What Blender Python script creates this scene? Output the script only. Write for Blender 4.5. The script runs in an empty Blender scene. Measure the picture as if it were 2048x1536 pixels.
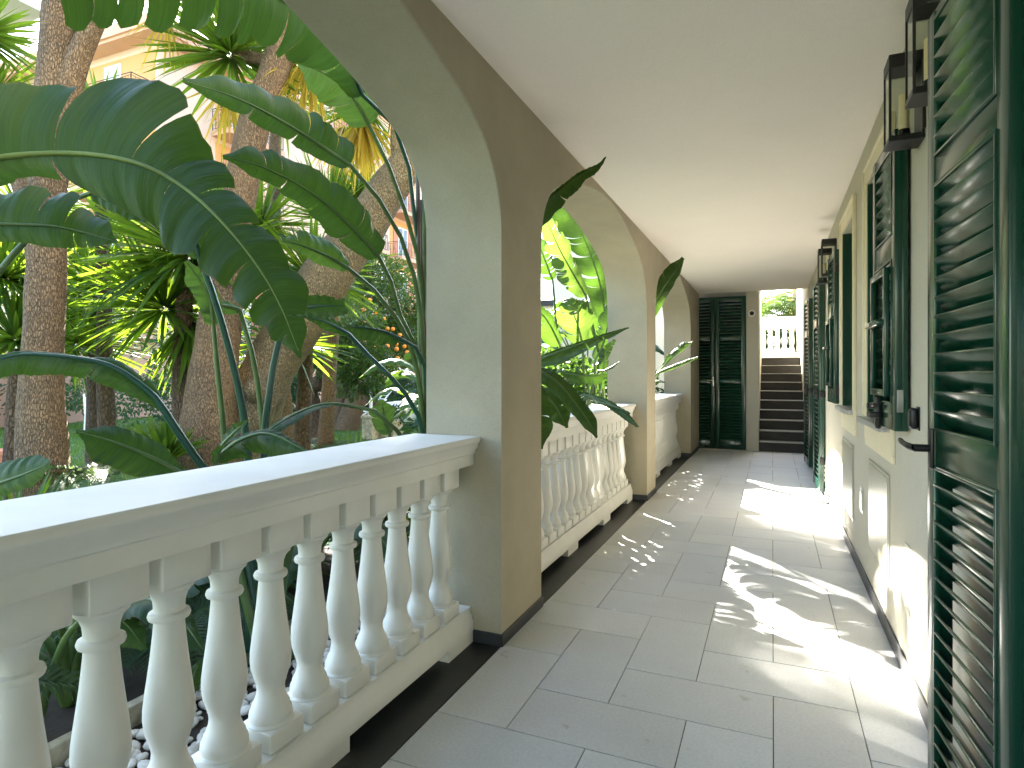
import bpy, bmesh, math, random
from mathutils import Vector, Matrix, noise
R = math.radians
SC = bpy.context.scene
COL = SC.collection

# ------------------------------------------------------------------ camera
TH = R(23.2); FPX = 1215.0; EYE = 1.25
CT, ST = math.cos(TH), math.sin(TH)
cd = bpy.data.cameras.new('camera'); cam = bpy.data.objects.new('camera', cd); COL.objects.link(cam)
cam.location = (0, 0, EYE); cam.rotation_euler = (R(90), 0, TH)
cd.sensor_width = 36; cd.lens = 36*FPX/2048; cd.shift_y = -18/2048; cd.clip_start = 0.05; cd.clip_end = 600
SC.camera = cam
RV, FV, UP = Vector((CT, ST, 0)), Vector((-ST, CT, 0)), Vector((0, 0, 1))
# ------------------------------------------------------------------ light
SUN_EL = R(33.8); SUN_AZ = math.atan2(-1.0, 1.07)      # azimuth measured from +Y towards +X: sun stands ahead and to the left
w = bpy.data.worlds.new('World'); SC.world = w; w.use_nodes = True
nt = w.node_tree; bgn = nt.nodes['Background']
sky = nt.nodes.new('ShaderNodeTexSky'); sky.sky_type = 'NISHITA'; sky.sun_disc = False
sky.sun_elevation = SUN_EL; sky.sun_rotation = SUN_AZ; sky.air_density = 1.2; sky.dust_density = 1.2; sky.ozone_density = 1.0
nt.links.new(sky.outputs[0], bgn.inputs[0]); bgn.inputs[1].default_value = 0.09
sd = bpy.data.lights.new('sun', 'SUN'); sd.energy = 5.0; sd.angle = R(0.5); sd.color = (1, .93, .82)
sun = bpy.data.objects.new('sun', sd); COL.objects.link(sun)
tosun = Vector((math.sin(SUN_AZ)*math.cos(SUN_EL), math.cos(SUN_AZ)*math.cos(SUN_EL), math.sin(SUN_EL)))
sun.rotation_euler = tosun.to_track_quat('Z', 'Y').to_euler(); sun.location = (-8, 8, 12)
SC.view_settings.view_transform = 'Standard'; SC.view_settings.look = 'None'
SC.view_settings.exposure = 4.0; SC.view_settings.gamma = 1
SC.cycles.use_denoising = True
SC.cycles.max_bounces = 10; SC.cycles.diffuse_bounces = 8; SC.cycles.glossy_bounces = 4
SC.cycles.transmission_bounces = 8; SC.cycles.transparent_max_bounces = 10
SC.cycles.sample_clamp_indirect = 25

# ------------------------------------------------------------------ helpers
def P(px, py, d):
    r = (px-1024)/FPX*d
    return RV*r + FV*d + UP*(EYE-(py-750)*d/FPX)

class MB:
    def __init__(s): s.v = []; s.f = []; s.uv = []; s.m = []
    def add(s, vs, fs, uvs=None, mi=0):
        o = len(s.v); s.v += [tuple(x) for x in vs]
        s.uv += uvs if uvs else [(0, 0)]*len(vs)
        s.f += [tuple(i+o for i in f) for f in fs]; s.m += [mi]*len(fs)
        return s
    def box(s, a, b, M=None, mi=0):
        x0, y0, z0 = a; x1, y1, z1 = b
        vs = [Vector(p) for p in ((x0,y0,z0),(x1,y0,z0),(x1,y1,z0),(x0,y1,z0),(x0,y0,z1),(x1,y0,z1),(x1,y1,z1),(x0,y1,z1))]
        if M is not None: vs = [M @ p for p in vs]
        return s.add(vs, [(0,3,2,1),(4,5,6,7),(0,1,5,4),(1,2,6,5),(2,3,7,6),(3,0,4,7)], mi=mi)
    def bbox(s, a, b, e=.004, M=None):
        """box with chamfered edges"""
        bm = bmesh.new(); bmesh.ops.create_cube(bm, size=1)
        for v in bm.verts: v.co = Vector(((a[i]+b[i])/2 + v.co[i]*(b[i]-a[i]) for i in range(3)))
        bmesh.ops.bevel(bm, geom=bm.edges[:], offset=e, segments=2, affect='EDGES', profile=.5)
        vs = [(M @ v.co if M is not None else v.co.copy()) for v in bm.verts]
        bm.verts.index_update()
        s.add(vs, [tuple(v.index for v in f.verts) for f in bm.faces]); bm.free(); return s
    def tube(s, pts, rs, n=10, cap=True, jit=0, sq=1.0):
        pts = [Vector(p) for p in pts]
        if not hasattr(rs, '__len__'): rs = [rs]*len(pts)
        T0 = (pts[1]-pts[0]).normalized()
        N = T0.orthogonal().normalized(); vs = []; uv = []; L = 0
        for i, p in enumerate(pts):
            if i: L += (p-pts[i-1]).length
            a = pts[max(i-1, 0)]; b = pts[min(i+1, len(pts)-1)]
            T = (b-a).normalized(); N = (N - T*N.dot(T)).normalized(); B = T.cross(N)
            for k in range(n):
                an = 2*math.pi*k/n
                r = rs[i]
                if jit: r *= 1+jit*noise.noise(Vector((math.cos(an)*1.5, math.sin(an)*1.5, L*2.2))+p*.3)
                vs.append(p+N*math.cos(an)*r+B*math.sin(an)*r*sq); uv.append((k/n, L))
        fs = []
        for i in range(len(pts)-1):
            for k in range(n):
                k2 = (k+1) % n
                fs.append((i*n+k, i*n+k2, (i+1)*n+k2, (i+1)*n+k))
        if cap: fs.append(tuple(range(n-1, -1, -1))); fs.append(tuple((len(pts)-1)*n+k for k in range(n)))
        return s.add(vs, fs, uv)
    def lathe(s, prof, c, n=24):
        vs = []; fs = []
        for r, z in prof:
            for k in range(n):
                a = 2*math.pi*k/n; vs.append((c[0]+r*math.cos(a), c[1]+r*math.sin(a), c[2]+z))
        for i in range(len(prof)-1):
            for k in range(n):
                k2 = (k+1) % n; fs.append((i*n+k, i*n+k2, (i+1)*n+k2, (i+1)*n+k))
        fs.append(tuple(range(n-1, -1, -1))); fs.append(tuple((len(prof)-1)*n+k for k in range(n)))
        return s.add(vs, fs)
    def build(s, name, mat, parent=None, smooth=False, auto=None, merge=False, local=False):
        me = bpy.data.meshes.new(name); me.from_pydata(s.v, [], s.f)
        uvl = me.uv_layers.new(name='UVMap')
        vi = [0]*len(me.loops); me.loops.foreach_get('vertex_index', vi)
        fl = []
        for i in vi: fl += s.uv[i]
        uvl.data.foreach_set('uv', fl)
        for m in (mat if isinstance(mat, (list, tuple)) else [mat]): me.materials.append(m)
        if any(s.m): me.polygons.foreach_set('material_index', s.m)
        if merge:
            bm = bmesh.new(); bm.from_mesh(me); bmesh.ops.remove_doubles(bm, verts=bm.verts[:], dist=.0005); bm.to_mesh(me); bm.free()
        if smooth: me.polygons.foreach_set('use_smooth', [True]*len(me.polygons))
        if auto is not None:
            me.polygons.foreach_set('use_smooth', [True]*len(me.polygons)); me.set_sharp_from_angle(angle=R(auto))
        me.update()
        o = bpy.data.objects.new(name, me); COL.objects.link(o)
        if parent:
            o.parent = parent
            if parent.type == 'EMPTY' and not local: o.location = -Vector(parent.location)
        return o

def tag(o, label=None, cat=None, group=None, kind=None):
    if label: o['label'] = label
    if cat: o['category'] = cat
    if group: o['group'] = group
    if kind: o['kind'] = kind
    return o
def thing(name, label, cat, loc=(0,0,0), group=None):
    o = bpy.data.objects.new(name, None); COL.objects.link(o); o.location = loc; o.empty_display_size = .2
    return tag(o, label, cat, group)
def copy_tree(o, loc=None, parent=None):
    c = o.copy(); COL.objects.link(c)
    if parent: c.parent = parent
    if loc is not None: c.location = loc
    for ch in list(o.children): copy_tree(ch, None, c)
    return c
def crom(pts, n):
    pts = [Vector(p) for p in pts]
    q = [pts[0]*2-pts[1]] + pts + [pts[-1]*2-pts[-2]]
    seg = [(pts[i+1]-pts[i]).length for i in range(len(pts)-1)]; tot = sum(seg)
    out = []
    for k in range(n):
        s = tot*k/(n-1); i = 0
        while i < len(seg)-1 and s > seg[i]: s -= seg[i]; i += 1
        t = min(1, s/max(seg[i], 1e-6)); a, b, c, d = q[i:i+4]
        out.append(.5*((2*b)+(c-a)*t+(2*a-5*b+4*c-d)*t*t+(3*b-a-3*c+d)*t**3))
    return out
def lerpl(l, t):
    x = t*(len(l)-1); i = min(int(x), len(l)-2); f = x-i; f = f*f*(3-2*f)
    return l[i]*(1-f)+l[i+1]*f

# ------------------------------------------------------------------ materials
def newmat(name):
    m = bpy.data.materials.new(name); m.use_nodes = True; nt = m.node_tree
    return m, nt, nt.nodes['Principled BSDF']
def nz(nt, scale, detail=4, rough=.6, src='Object', vec=None, sc=None):
    n = nt.nodes.new('ShaderNodeTexNoise'); n.inputs['Scale'].default_value = scale; n.inputs['Detail'].default_value = detail
    n.inputs['Roughness'].default_value = rough
    if vec is None:
        tc = nt.nodes.new('ShaderNodeTexCoord'); vec = tc.outputs[src]
    if sc:
        mp = nt.nodes.new('ShaderNodeMapping'); mp.inputs['Scale'].default_value = sc; nt.links.new(vec, mp.inputs[0]); vec = mp.outputs[0]
    nt.links.new(vec, n.inputs['Vector']); return n
def ramp(nt, src, stops):
    r = nt.nodes.new('ShaderNodeValToRGB'); e = r.color_ramp.elements
    while len(e) < len(stops): e.new(.5)
    for x, (p, c) in zip(e, stops): x.position = p; x.color = (*c, 1) if len(c) == 3 else c
    nt.links.new(src, r.inputs[0]); return r
def bump(nt, b, src, strength, dist, prev=None):
    n = nt.nodes.new('ShaderNodeBump'); n.inputs['Strength'].default_value = strength; n.inputs['Distance'].default_value = dist
    nt.links.new(src, n.inputs['Height'])
    if prev: nt.links.new(prev.outputs[0], n.inputs['Normal'])
    nt.links.new(n.outputs[0], b.inputs['Normal']); return n
def simple(name, c, rough=.5, var=.12, scale=6, bmp=0, bscale=60, metal=0, coat=0, spec=.5):
    m, nt, b = newmat(name)
    n = nz(nt, scale, 5)
    lo = tuple(x*(1-var) for x in c); hi = tuple(min(1, x*(1+var)) for x in c)
    r = ramp(nt, n.outputs[0], [(.3, lo), (.7, hi)]); nt.links.new(r.outputs[0], b.inputs['Base Color'])
    b.inputs['Roughness'].default_value = rough; b.inputs['Metallic'].default_value = metal
    b.inputs['Coat Weight'].default_value = coat; b.inputs['Specular IOR Level'].default_value = spec
    b.inputs['Coat Roughness'].default_value = .12
    if bmp: bump(nt, b, nz(nt, bscale, 5).outputs[0], bmp, .004)
    return m
def plaster(name, c, grain=170, g=.35, stain=.1):
    m, nt, b = newmat(name)
    n = nz(nt, 1.3, 6, .65); n2 = nz(nt, grain, 3, .7)
    r = ramp(nt, n.outputs[0], [(.25, tuple(x*(1-stain) for x in c)), (.75, tuple(min(1, x*(1+stain*.6)) for x in c))])
    mx = nt.nodes.new('ShaderNodeMix'); mx.data_type = 'RGBA'; mx.blend_type = 'MULTIPLY'; mx.inputs[0].default_value = .5
    r2 = ramp(nt, n2.outputs[0], [(.3, (.72,)*3), (.6, (1,)*3)])
    nt.links.new(r.outputs[0], mx.inputs[6]); nt.links.new(r2.outputs[0], mx.inputs[7]); nt.links.new(mx.outputs[2], b.inputs['Base Color'])
    b.inputs['Roughness'].default_value = .9; b.inputs['Specular IOR Level'].default_value = .2
    b1 = bump(nt, b, n2.outputs[0], g, .004)
    b2 = bump(nt, b, nz(nt, 9, 3).outputs[0], .16, .02, b1)
    bump(nt, b, nz(nt, 28, 4, .7).outputs[0], .12, .008, b2)
    return m
M = {}
M['pillar'] = plaster('pillar_plaster', (.42, .375, .28), stain=.17)
M['wall'] = plaster('wall_plaster', (.55, .515, .415), g=.25)
M['ceiling'] = plaster('ceiling_paint', (.87, .81, .735), grain=260, g=.06, stain=.03)
M['trim'] = simple('cream_trim', (.74, .66, .46), .55, .06, 3)
M['skirt'] = simple('slate_skirting', (.030, .032, .036), .45, .35, 9)
M['slate'] = simple('slate_strip', (.016, .016, .017), .42, .4, 5, .2, 40)
M['stucco'] = simple('cast_stone_paint', (.745, .735, .69), .5, .07, 2.5, .12, 90)
M['green'] = simple('green_gloss_paint', (.004, .040, .022), .22, .12, 3, coat=.25)
M['greenslat'] = simple('green_slat_paint', (.004, .046, .025), .22, .12, 3, coat=.25)
M['black'] = simple('black_metal', (.012, .012, .013), .42, .2, 8, metal=.2)
M['steel'] = simple('steel', (.5, .5, .5), .3, .1, 8, metal=1)
M['granite'] = simple('granite_sill', (.42, .40, .38), .35, .55, 140)
M['panel'] = simple('painted_panel', (.46, .44, .34), .28, .04, 3)
M['sleeve'] = simple('candle_sleeve', (.75, .62, .36), .4, .05)
M['peach'] = plaster('peach_render', (.58, .34, .24), grain=30, g=.1, stain=.06)
M['peachlight'] = plaster('pale_peach_render', (.64, .46, .37), grain=30, g=.1, stain=.05)
M['ochre'] = plaster('orange_render', (.60, .31, .13), grain=30, g=.1, stain=.06)
M['terra'] = plaster('terracotta_render', (.50, .22, .14), grain=30, g=.1)
M['iron'] = simple('wrought_iron', (.02, .022, .03), .5, .2)
M['white'] = simple('white_plastic', (.8, .8, .78), .35, .04)
M['glassdark'] = simple('window_glass', (.03, .04, .05), .06, .1, spec=.8)
M['shutterblue'] = simple('faded_blue_shutter', (.10, .19, .36), .5, .1)
M['redpipe'] = simple('oxblood_pipe', (.075, .016, .02), .35, .2)
M['stone'] = simple('weathered_stone', (.36, .32, .23), .85, .5, 12, .6, 30)
M['terrapot'] = simple('terracotta_pot', (.42, .15, .08), .8, .2)
M['pebble'] = simple('white_pebble', (.62, .57, .50), .6, .25, 14, .1, 60)
M['soil'] = simple('soil', (.035, .024, .016), .95, .5, 7, 1, 30)
M['orange'] = simple('orange_peel', (.85, .27, .02), .4, .1, 10, .1, 200)
M['brownleaf'] = simple('dead_leaf', (.30, .17, .06), .8, .5, 6)
M['pale_fill'] = plaster('pale_render', (.66, .65, .58), grain=30, g=.1)

def tilemat():
    m, nt, b = newmat('stone_tile')
    n = nz(nt, 2.2, 6, .65); n2 = nz(nt, 90, 4, .7); n3 = nz(nt, 7, 5, .7)
    r = ramp(nt, n.outputs[0], [(.25, (.54, .545, .545)), (.75, (.635, .64, .635))])
    att = nt.nodes.new('ShaderNodeAttribute'); att.attribute_name = 'tint'
    mx = nt.nodes.new('ShaderNodeMix'); mx.data_type = 'RGBA'; mx.blend_type = 'MULTIPLY'; mx.inputs[0].default_value = 1
    nt.links.new(r.outputs[0], mx.inputs[6]); nt.links.new(att.outputs['Color'], mx.inputs[7])
    mx2 = nt.nodes.new('ShaderNodeMix'); mx2.data_type = 'RGBA'; mx2.blend_type = 'MULTIPLY'; mx2.inputs[0].default_value = 1
    r2 = ramp(nt, n2.outputs[0], [(.3, (.86,)*3), (.65, (1.03,)*3)])
    nt.links.new(mx.outputs[2], mx2.inputs[6]); nt.links.new(r2.outputs[0], mx2.inputs[7])
    mx3 = nt.nodes.new('ShaderNodeMix'); mx3.data_type = 'RGBA'; mx3.blend_type = 'MULTIPLY'; mx3.inputs[0].default_value = 1
    r3 = ramp(nt, n3.outputs[0], [(.27, (.70, .66, .6)), (.36, (1,)*3)])
    nt.links.new(mx2.outputs[2], mx3.inputs[6]); nt.links.new(r3.outputs[0], mx3.inputs[7])
    nt.links.new(mx3.outputs[2], b.inputs['Base Color'])
    rr = ramp(nt, n.outputs[0], [(.3, (.44,)*3), (.7, (.6,)*3)]); nt.links.new(rr.outputs[0], b.inputs['Roughness'])
    bump(nt, b, n2.outputs[0], .12, .002)
    return m
M['tile'] = tilemat(); M['grout'] = simple('grout', (.10, .085, .065), .9, .3, 20)

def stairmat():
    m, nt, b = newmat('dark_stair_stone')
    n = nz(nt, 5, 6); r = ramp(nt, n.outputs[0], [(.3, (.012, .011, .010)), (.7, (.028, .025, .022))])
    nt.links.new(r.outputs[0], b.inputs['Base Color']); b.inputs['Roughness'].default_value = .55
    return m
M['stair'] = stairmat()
def glassmat():
    m, nt, b = newmat('lantern_glass'); b.inputs['Base Color'].default_value = (.95, .97, .96, 1)
    b.inputs['Roughness'].default_value = .02; b.inputs['Transmission Weight'].default_value = 1; b.inputs['IOR'].default_value = 1.1
    b.inputs['Specular IOR Level'].default_value = .5
    # slight unevenness of the pane
    bump(nt, b, nz(nt, 14, 2).outputs[0], .03, .002)
    return m
M['glass'] = glassmat()

def leafmat(name, dark, light, trans, tf=.32, rough=.33, vein=60, vb=.35):
    m, nt, b = newmat(name); out = nt.nodes['Material Output']
    uv = nt.nodes.new('ShaderNodeUVMap'); uv.uv_map = 'UVMap'
    mp = nt.nodes.new('ShaderNodeMapping'); mp.inputs['Scale'].default_value = (vein, 2.0, 1); nt.links.new(uv.outputs[0], mp.inputs[0])
    n = nz(nt, 1.0, 3, .6, vec=mp.outputs[0])
    n0 = nz(nt, 3.5, 4)
    r = ramp(nt, n.outputs[0], [(.3, dark), (.72, light)])
    mx = nt.nodes.new('ShaderNodeMix'); mx.data_type = 'RGBA'; mx.blend_type = 'MULTIPLY'; mx.inputs[0].default_value = .8
    r0 = ramp(nt, n0.outputs[0], [(.3, (.65, .7, .7)), (.7, (1.1, 1.05, .9))])
    nt.links.new(r.outputs[0], mx.inputs[6]); nt.links.new(r0.outputs[0], mx.inputs[7])
    if vein > 20:
        sy = nt.nodes.new('ShaderNodeSeparateXYZ'); nt.links.new(uv.outputs[0], sy.inputs[0])
        ma = nt.nodes.new('ShaderNodeMath'); ma.operation = 'SUBTRACT'; nt.links.new(sy.outputs[1], ma.inputs[0]); ma.inputs[1].default_value = .5
        mb_ = nt.nodes.new('ShaderNodeMath'); mb_.operation = 'ABSOLUTE'; nt.links.new(ma.outputs[0], mb_.inputs[0])
        ne = nz(nt, 16, 4); mc = nt.nodes.new('ShaderNodeMath'); mc.operation = 'MULTIPLY_ADD'; nt.links.new(ne.outputs[0], mc.inputs[0]); mc.inputs[1].default_value = .09; nt.links.new(mb_.outputs[0], mc.inputs[2])
        re_ = ramp(nt, mc.outputs[0], [(.528, (0, 0, 0)), (.55, (1, 1, 1))])
        mz = nt.nodes.new('ShaderNodeMix'); mz.data_type = 'RGBA'; nt.links.new(re_.outputs[0], mz.inputs[0]); nt.links.new(mx.outputs[2], mz.inputs[6]); mz.inputs[7].default_value = (.10, .065, .02, 1)
        mx = mz
    nt.links.new(mx.outputs[2], b.inputs['Base Color'])
    rr = ramp(nt, n0.outputs[0], [(.3, (rough*.8,)*3), (.7, (rough*1.35,)*3)]); nt.links.new(rr.outputs[0], b.inputs['Roughness'])
    b.inputs['Specular IOR Level'].default_value = .3
    tr = nt.nodes.new('ShaderNodeBsdfTranslucent')
    rt = ramp(nt, n.outputs[0], [(.3, tuple(x*.75 for x in trans)), (.75, trans)]); nt.links.new(rt.outputs[0], tr.inputs[0])
    ms = nt.nodes.new('ShaderNodeMixShader'); ms.inputs[0].default_value = tf
    nt.links.new(b.outputs[0], ms.inputs[1]); nt.links.new(tr.outputs[0], ms.inputs[2]); nt.links.new(ms.outputs[0], out.inputs['Surface'])
    sx = nt.nodes.new('ShaderNodeSeparateXYZ'); nt.links.new(uv.outputs[0], sx.inputs[0])
    m1 = nt.nodes.new('ShaderNodeMath'); m1.operation = 'MULTIPLY_ADD'; nt.links.new(sx.outputs[0], m1.inputs[0]); m1.inputs[1].default_value = 62; nt.links.new(n0.outputs[0], m1.inputs[2])
    m2 = nt.nodes.new('ShaderNodeMath'); m2.operation = 'SINE'; nt.links.new(m1.outputs[0], m2.inputs[0])
    b0 = bump(nt, b, m2.outputs[0], .16 if vein > 20 else .01, .005)
    bp = bump(nt, b, n.outputs[0], vb, .006, b0); nt.links.new(bp.outputs[0], tr.inputs['Normal'])
    return m
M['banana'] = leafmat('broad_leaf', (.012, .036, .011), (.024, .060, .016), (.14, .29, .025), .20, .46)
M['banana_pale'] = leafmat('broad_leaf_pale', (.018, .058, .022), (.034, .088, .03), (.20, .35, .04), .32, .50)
M['petiole'] = simple('leaf_stalk', (.07, .12, .03), .35, .3, 5)
M['rib'] = simple('leaf_midrib', (.14, .20, .04), .4, .2, 5)
M['petiole_teal'] = simple('dark_leaf_stalk', (.018, .07, .045), .3, .25, 5)
M['sheath'] = simple('brown_leaf_sheath', (.11, .055, .03), .5, .5, 8)
M['yucca'] = leafmat('yucca_leaf', (.012, .04, .012), (.024, .066, .016), (.34, .54, .03), .34, .32, vein=6, vb=.15)
M['yuccay'] = leafmat('yellowing_leaf', (.22, .16, .03), (.38, .30, .05), (.85, .62, .06), .45, .5, vein=6, vb=.1)
M['citrus'] = leafmat('citrus_leaf', (.016, .045, .012), (.03, .07, .016), (.24, .38, .03), .28, .35, vein=4, vb=.1)
M['hedge'] = leafmat('hedge_leaf', (.012, .045, .022), (.025, .075, .03), (.15, .3, .03), .22, .4, vein=4, vb=.1)
M['grassm'] = leafmat('grass_blade', (.035, .10, .015), (.06, .16, .025), (.3, .5, .05), .3, .5, vein=3, vb=.1)
M['palm'] = leafmat('palm_frond', (.012, .036, .012), (.024, .06, .02), (.16, .27, .04), .3, .65, vein=4, vb=.1)

def barkmat(name, c1, c2, sc=(75, 75, 22), mossy=0):
    m, nt, b = newmat(name)
    tc = nt.nodes.new('ShaderNodeTexCoord'); mp = nt.nodes.new('ShaderNodeMapping'); mp.inputs['Scale'].default_value = sc
    nd = nz(nt, 3, 3); add = nt.nodes.new('ShaderNodeVectorMath'); add.operation = 'MULTIPLY_ADD'
    nt.links.new(nd.outputs['Color'], add.inputs[0]); add.inputs[1].default_value = (.06, .06, .06); nt.links.new(tc.outputs['Object'], add.inputs[2])
    nt.links.new(add.outputs[0], mp.inputs[0])
    vo = nt.nodes.new('ShaderNodeTexVoronoi'); vo.feature = 'DISTANCE_TO_EDGE'; vo.inputs['Scale'].default_value = 1; nt.links.new(mp.outputs[0], vo.inputs['Vector'])
    n = nz(nt, 1, 5, .7, vec=mp.outputs[0]); nb = nz(nt, 2, 5)
    r = ramp(nt, n.outputs[0], [(.3, c1), (.7, c2)])
    rb = ramp(nt, nb.outputs[0], [(.3, (.6, .6, .62)), (.7, (1.15, 1.05, .92))])
    mx = nt.nodes.new('ShaderNodeMix'); mx.data_type = 'RGBA'; mx.blend_type = 'MULTIPLY'; mx.inputs[0].default_value = 1
    nt.links.new(r.outputs[0], mx.inputs[6]); nt.links.new(rb.outputs[0], mx.inputs[7])
    re = ramp(nt, vo.outputs['Distance'], [(.0, (.5, .45, .4)), (.2, (1, 1, 1))])
    mx2 = nt.nodes.new('ShaderNodeMix'); mx2.data_type = 'RGBA'; mx2.blend_type = 'MULTIPLY'; mx2.inputs[0].default_value = 1
    nt.links.new(mx.outputs[2], mx2.inputs[6]); nt.links.new(re.outputs[0], mx2.inputs[7]); nt.links.new(mx2.outputs[2], b.inputs['Base Color'])
    b.inputs['Roughness'].default_value = .9
    b1 = bump(nt, b, re.outputs[0], 1.0, .02); bump(nt, b, n.outputs[0], .7, .012, b1)
    return m
M['bark'] = barkmat('corky_bark', (.13, .09, .058), (.32, .235, .155))
M['bark2'] = barkmat('mossy_bark', (.12, .10, .06), (.30, .25, .15), (64, 64, 22))
M['barkdark'] = barkmat('dark_bark', (.06, .04, .03), (.14, .10, .07), (30, 30, 14))

def groundmat():
    m, nt, b = newmat('lawn_ground')
    n = nz(nt, .7, 6); n2 = nz(nt, 40, 4)
    r = ramp(nt, n.outputs[0], [(.3, (.035, .085, .015)), (.55, (.06, .13, .025)), (.8, (.10, .11, .045))])
    mx = nt.nodes.new('ShaderNodeMix'); mx.data_type = 'RGBA'; mx.blend_type = 'MULTIPLY'; mx.inputs[0].default_value = 1
    r2 = ramp(nt, n2.outputs[0], [(.3, (.5,)*3), (.7, (1.2,)*3)])
    nt.links.new(r.outputs[0], mx.inputs[6]); nt.links.new(r2.outputs[0], mx.inputs[7]); nt.links.new(mx.outputs[2], b.inputs['Base Color'])
    b.inputs['Roughness'].default_value = .95; bump(nt, b, n2.outputs[0], 1, .03)
    return m
M['lawn'] = groundmat()

# ================================================================== STRUCTURE
XI, XO, XW = -1.147, -1.547, .51          # arcade wall inner and outer faces, house wall face
ZC = 2.62
# ground
gb = MB(); N = 40
for i in range(N+1):
    for j in range(N+1):
        x = -60 + 58.4*i/N; y = -20+90*j/N
        gb.v.append((x, y, -.16 + .03*noise.noise(Vector((x*.4, y*.4, 0))))); gb.uv.append((0, 0))
for i in range(N):
    for j in range(N):
        a = i*(N+1)+j; gb.f.append((a, a+N+1, a+N+2, a+1)); gb.m.append(0)
tag(gb.build('ground', M['lawn'], smooth=True), kind='structure')
tag(MB().box((-3.3, -5, -.30), (-1.6, 11, -.125)).build('soil_bed', M['soil']), kind='structure')
tag(MB().box((-1.6, -5, -.4), (.6, 10.75, -.012)).build('floor_slab', M['grout']), kind='structure')
# slate strip along the foot of the arcade
tag(MB().box((-1.60, -5, -.02), (-1.15, 10.75, 0)).build('floor_border', M['slate']), kind='structure')
# herringbone floor
ft = MB(); tints = []
UX, UY = .2895, .3045; rnd = random.Random(4)
X0, X1, Y0, Y1 = -1.148, .512, -4.5, 10.75
def tile(x0, y0, x1, y1):
    g = .0016
    xa, xb, ya, yb = max(x0, X0)+g, min(x1, X1)-g, max(y0, Y0)+g, min(y1, Y1)-g
    if xb-xa < .01 or yb-ya < .01: return
    e = .0022; z = rnd.uniform(-.0004, .0004); t = rnd.uniform(.93, 1.03); w_ = rnd.uniform(-.012, .012)
    vs = [(xa, ya, -.006), (xb, ya, -.006), (xb, yb, -.006), (xa, yb, -.006), (xa, ya, z-.001), (xb, ya, z-.001), (xb, yb, z-.001), (xa, yb, z-.001),
          (xa+e, ya+e, z), (xb-e, ya+e, z), (xb-e, yb-e, z), (xa+e, yb-e, z)]
    fs = [(8, 9, 10, 11)]
    for k in range(4):
        k2 = (k+1) % 4; fs += [(k, k2, 4+k2, 4+k), (4+k, 4+k2, 8+k2, 8+k)]
    ft.add(vs, fs); tints.extend([(t+w_, t, t-w_, 1)]*12)
for k in range(-30, 50):
    for m in range(-14, 14):
        bx = -3*UX + .003 + (k+4*m)*UX; by = 2.270+k*UY
        if by < Y0-1 or by > Y1+1 or bx > 1.5 or bx < -3: continue
        tile(bx, by, bx+UX, by+2*UY)
        tile(bx+UX, by, bx+3*UX, by+UY)
fo = ft.build('floor', M['tile'])
ca = fo.data.color_attributes.new('tint', 'FLOAT_COLOR', 'POINT')
for i, c in enumerate(tints): ca.data[i].color = c
tag(fo, kind='structure')

# ---- arcade wall
ARC = [(0, 2.592), (.12, 2.586), (.25, 2.563), (.36, 2.536), (.45, 2.506), (.55, 2.470), (.64, 2.434), (.711, 2.402), (.78, 2.364), (.83, 2.330), (.875, 2.290),
       (.912, 2.243), (.94, 2.195), (.965, 2.135), (.982, 2.075), (.993, 2.01), (1, 1.94)]
bays = [(-3.975, -.975), (-.448, 2.552), (3.077, 6.08), (6.565, 9.6)]
aw = thing('arcade_wall', 'olive-beige rendered arcade wall with round arches along the garden side of the walkway', 'arcade')
ab = MB(); TOP = 3.1
def quad(b, a, c, d, e): b.add([a, c, d, e], [(0, 1, 2, 3)])
edges = [-5.0]
for a, b in bays: edges += [a, b]
edges.append(10.78)
for i in range(0, len(edges), 2):
    a, b = edges[i], edges[i+1]
    quad(ab, (XI, b, 0), (XI, a, 0), (XI, a, TOP), (XI, b, TOP)); quad(ab, (XO, a, -.3), (XO, b, -.3), (XO, b, TOP), (XO, a, TOP))
    quad(ab, (XO, a, -.3), (XO, a, 1.94), (XI, a, 1.94), (XI, a, -.3)); quad(ab, (XI, b, -.3), (XI, b, 1.94), (XO, b, 1.94), (XO, b, -.3))
for a, b in bays:
    c, h = (a+b)/2, (b-a)/2
    pts = [(c-u*h, z) for u, z in reversed(ARC)] + [(c+u*h, z) for u, z in ARC[1:]]
    for (ya, za), (yb, zb) in zip(pts, pts[1:]):
        quad(ab, (XI, yb, zb), (XI, ya, za), (XI, ya, TOP), (XI, yb, TOP)); quad(ab, (XO, ya, za), (XO, yb, zb), (XO, yb, TOP), (XO, ya, TOP))
        quad(ab, (XI, ya, za), (XI, yb, zb), (XO, yb, zb), (XO, ya, za))
wo = ab.build('wall', M['pillar'], aw, merge=True, auto=40)
bv = wo.modifiers.new('bevel', 'BEVEL'); bv.width = .007; bv.segments = 2; bv.limit_method = 'ANGLE'; bv.angle_limit = R(45)
for (a, b) in ((-.975, -.448), (2.552, 3.077), (6.08, 6.565), (9.6, 10.74)):
    MB().bbox((XO+.06, a-.009, 0), (XI+.010, b+.009, .056), .003).build('skirting', M['skirt'], aw)
ceil = MB().box((XI-.04, -5, ZC), (XW+.04, 10.70, 3.05)).build('ceiling', M['ceiling'])
tag(ceil, kind='structure')

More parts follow.
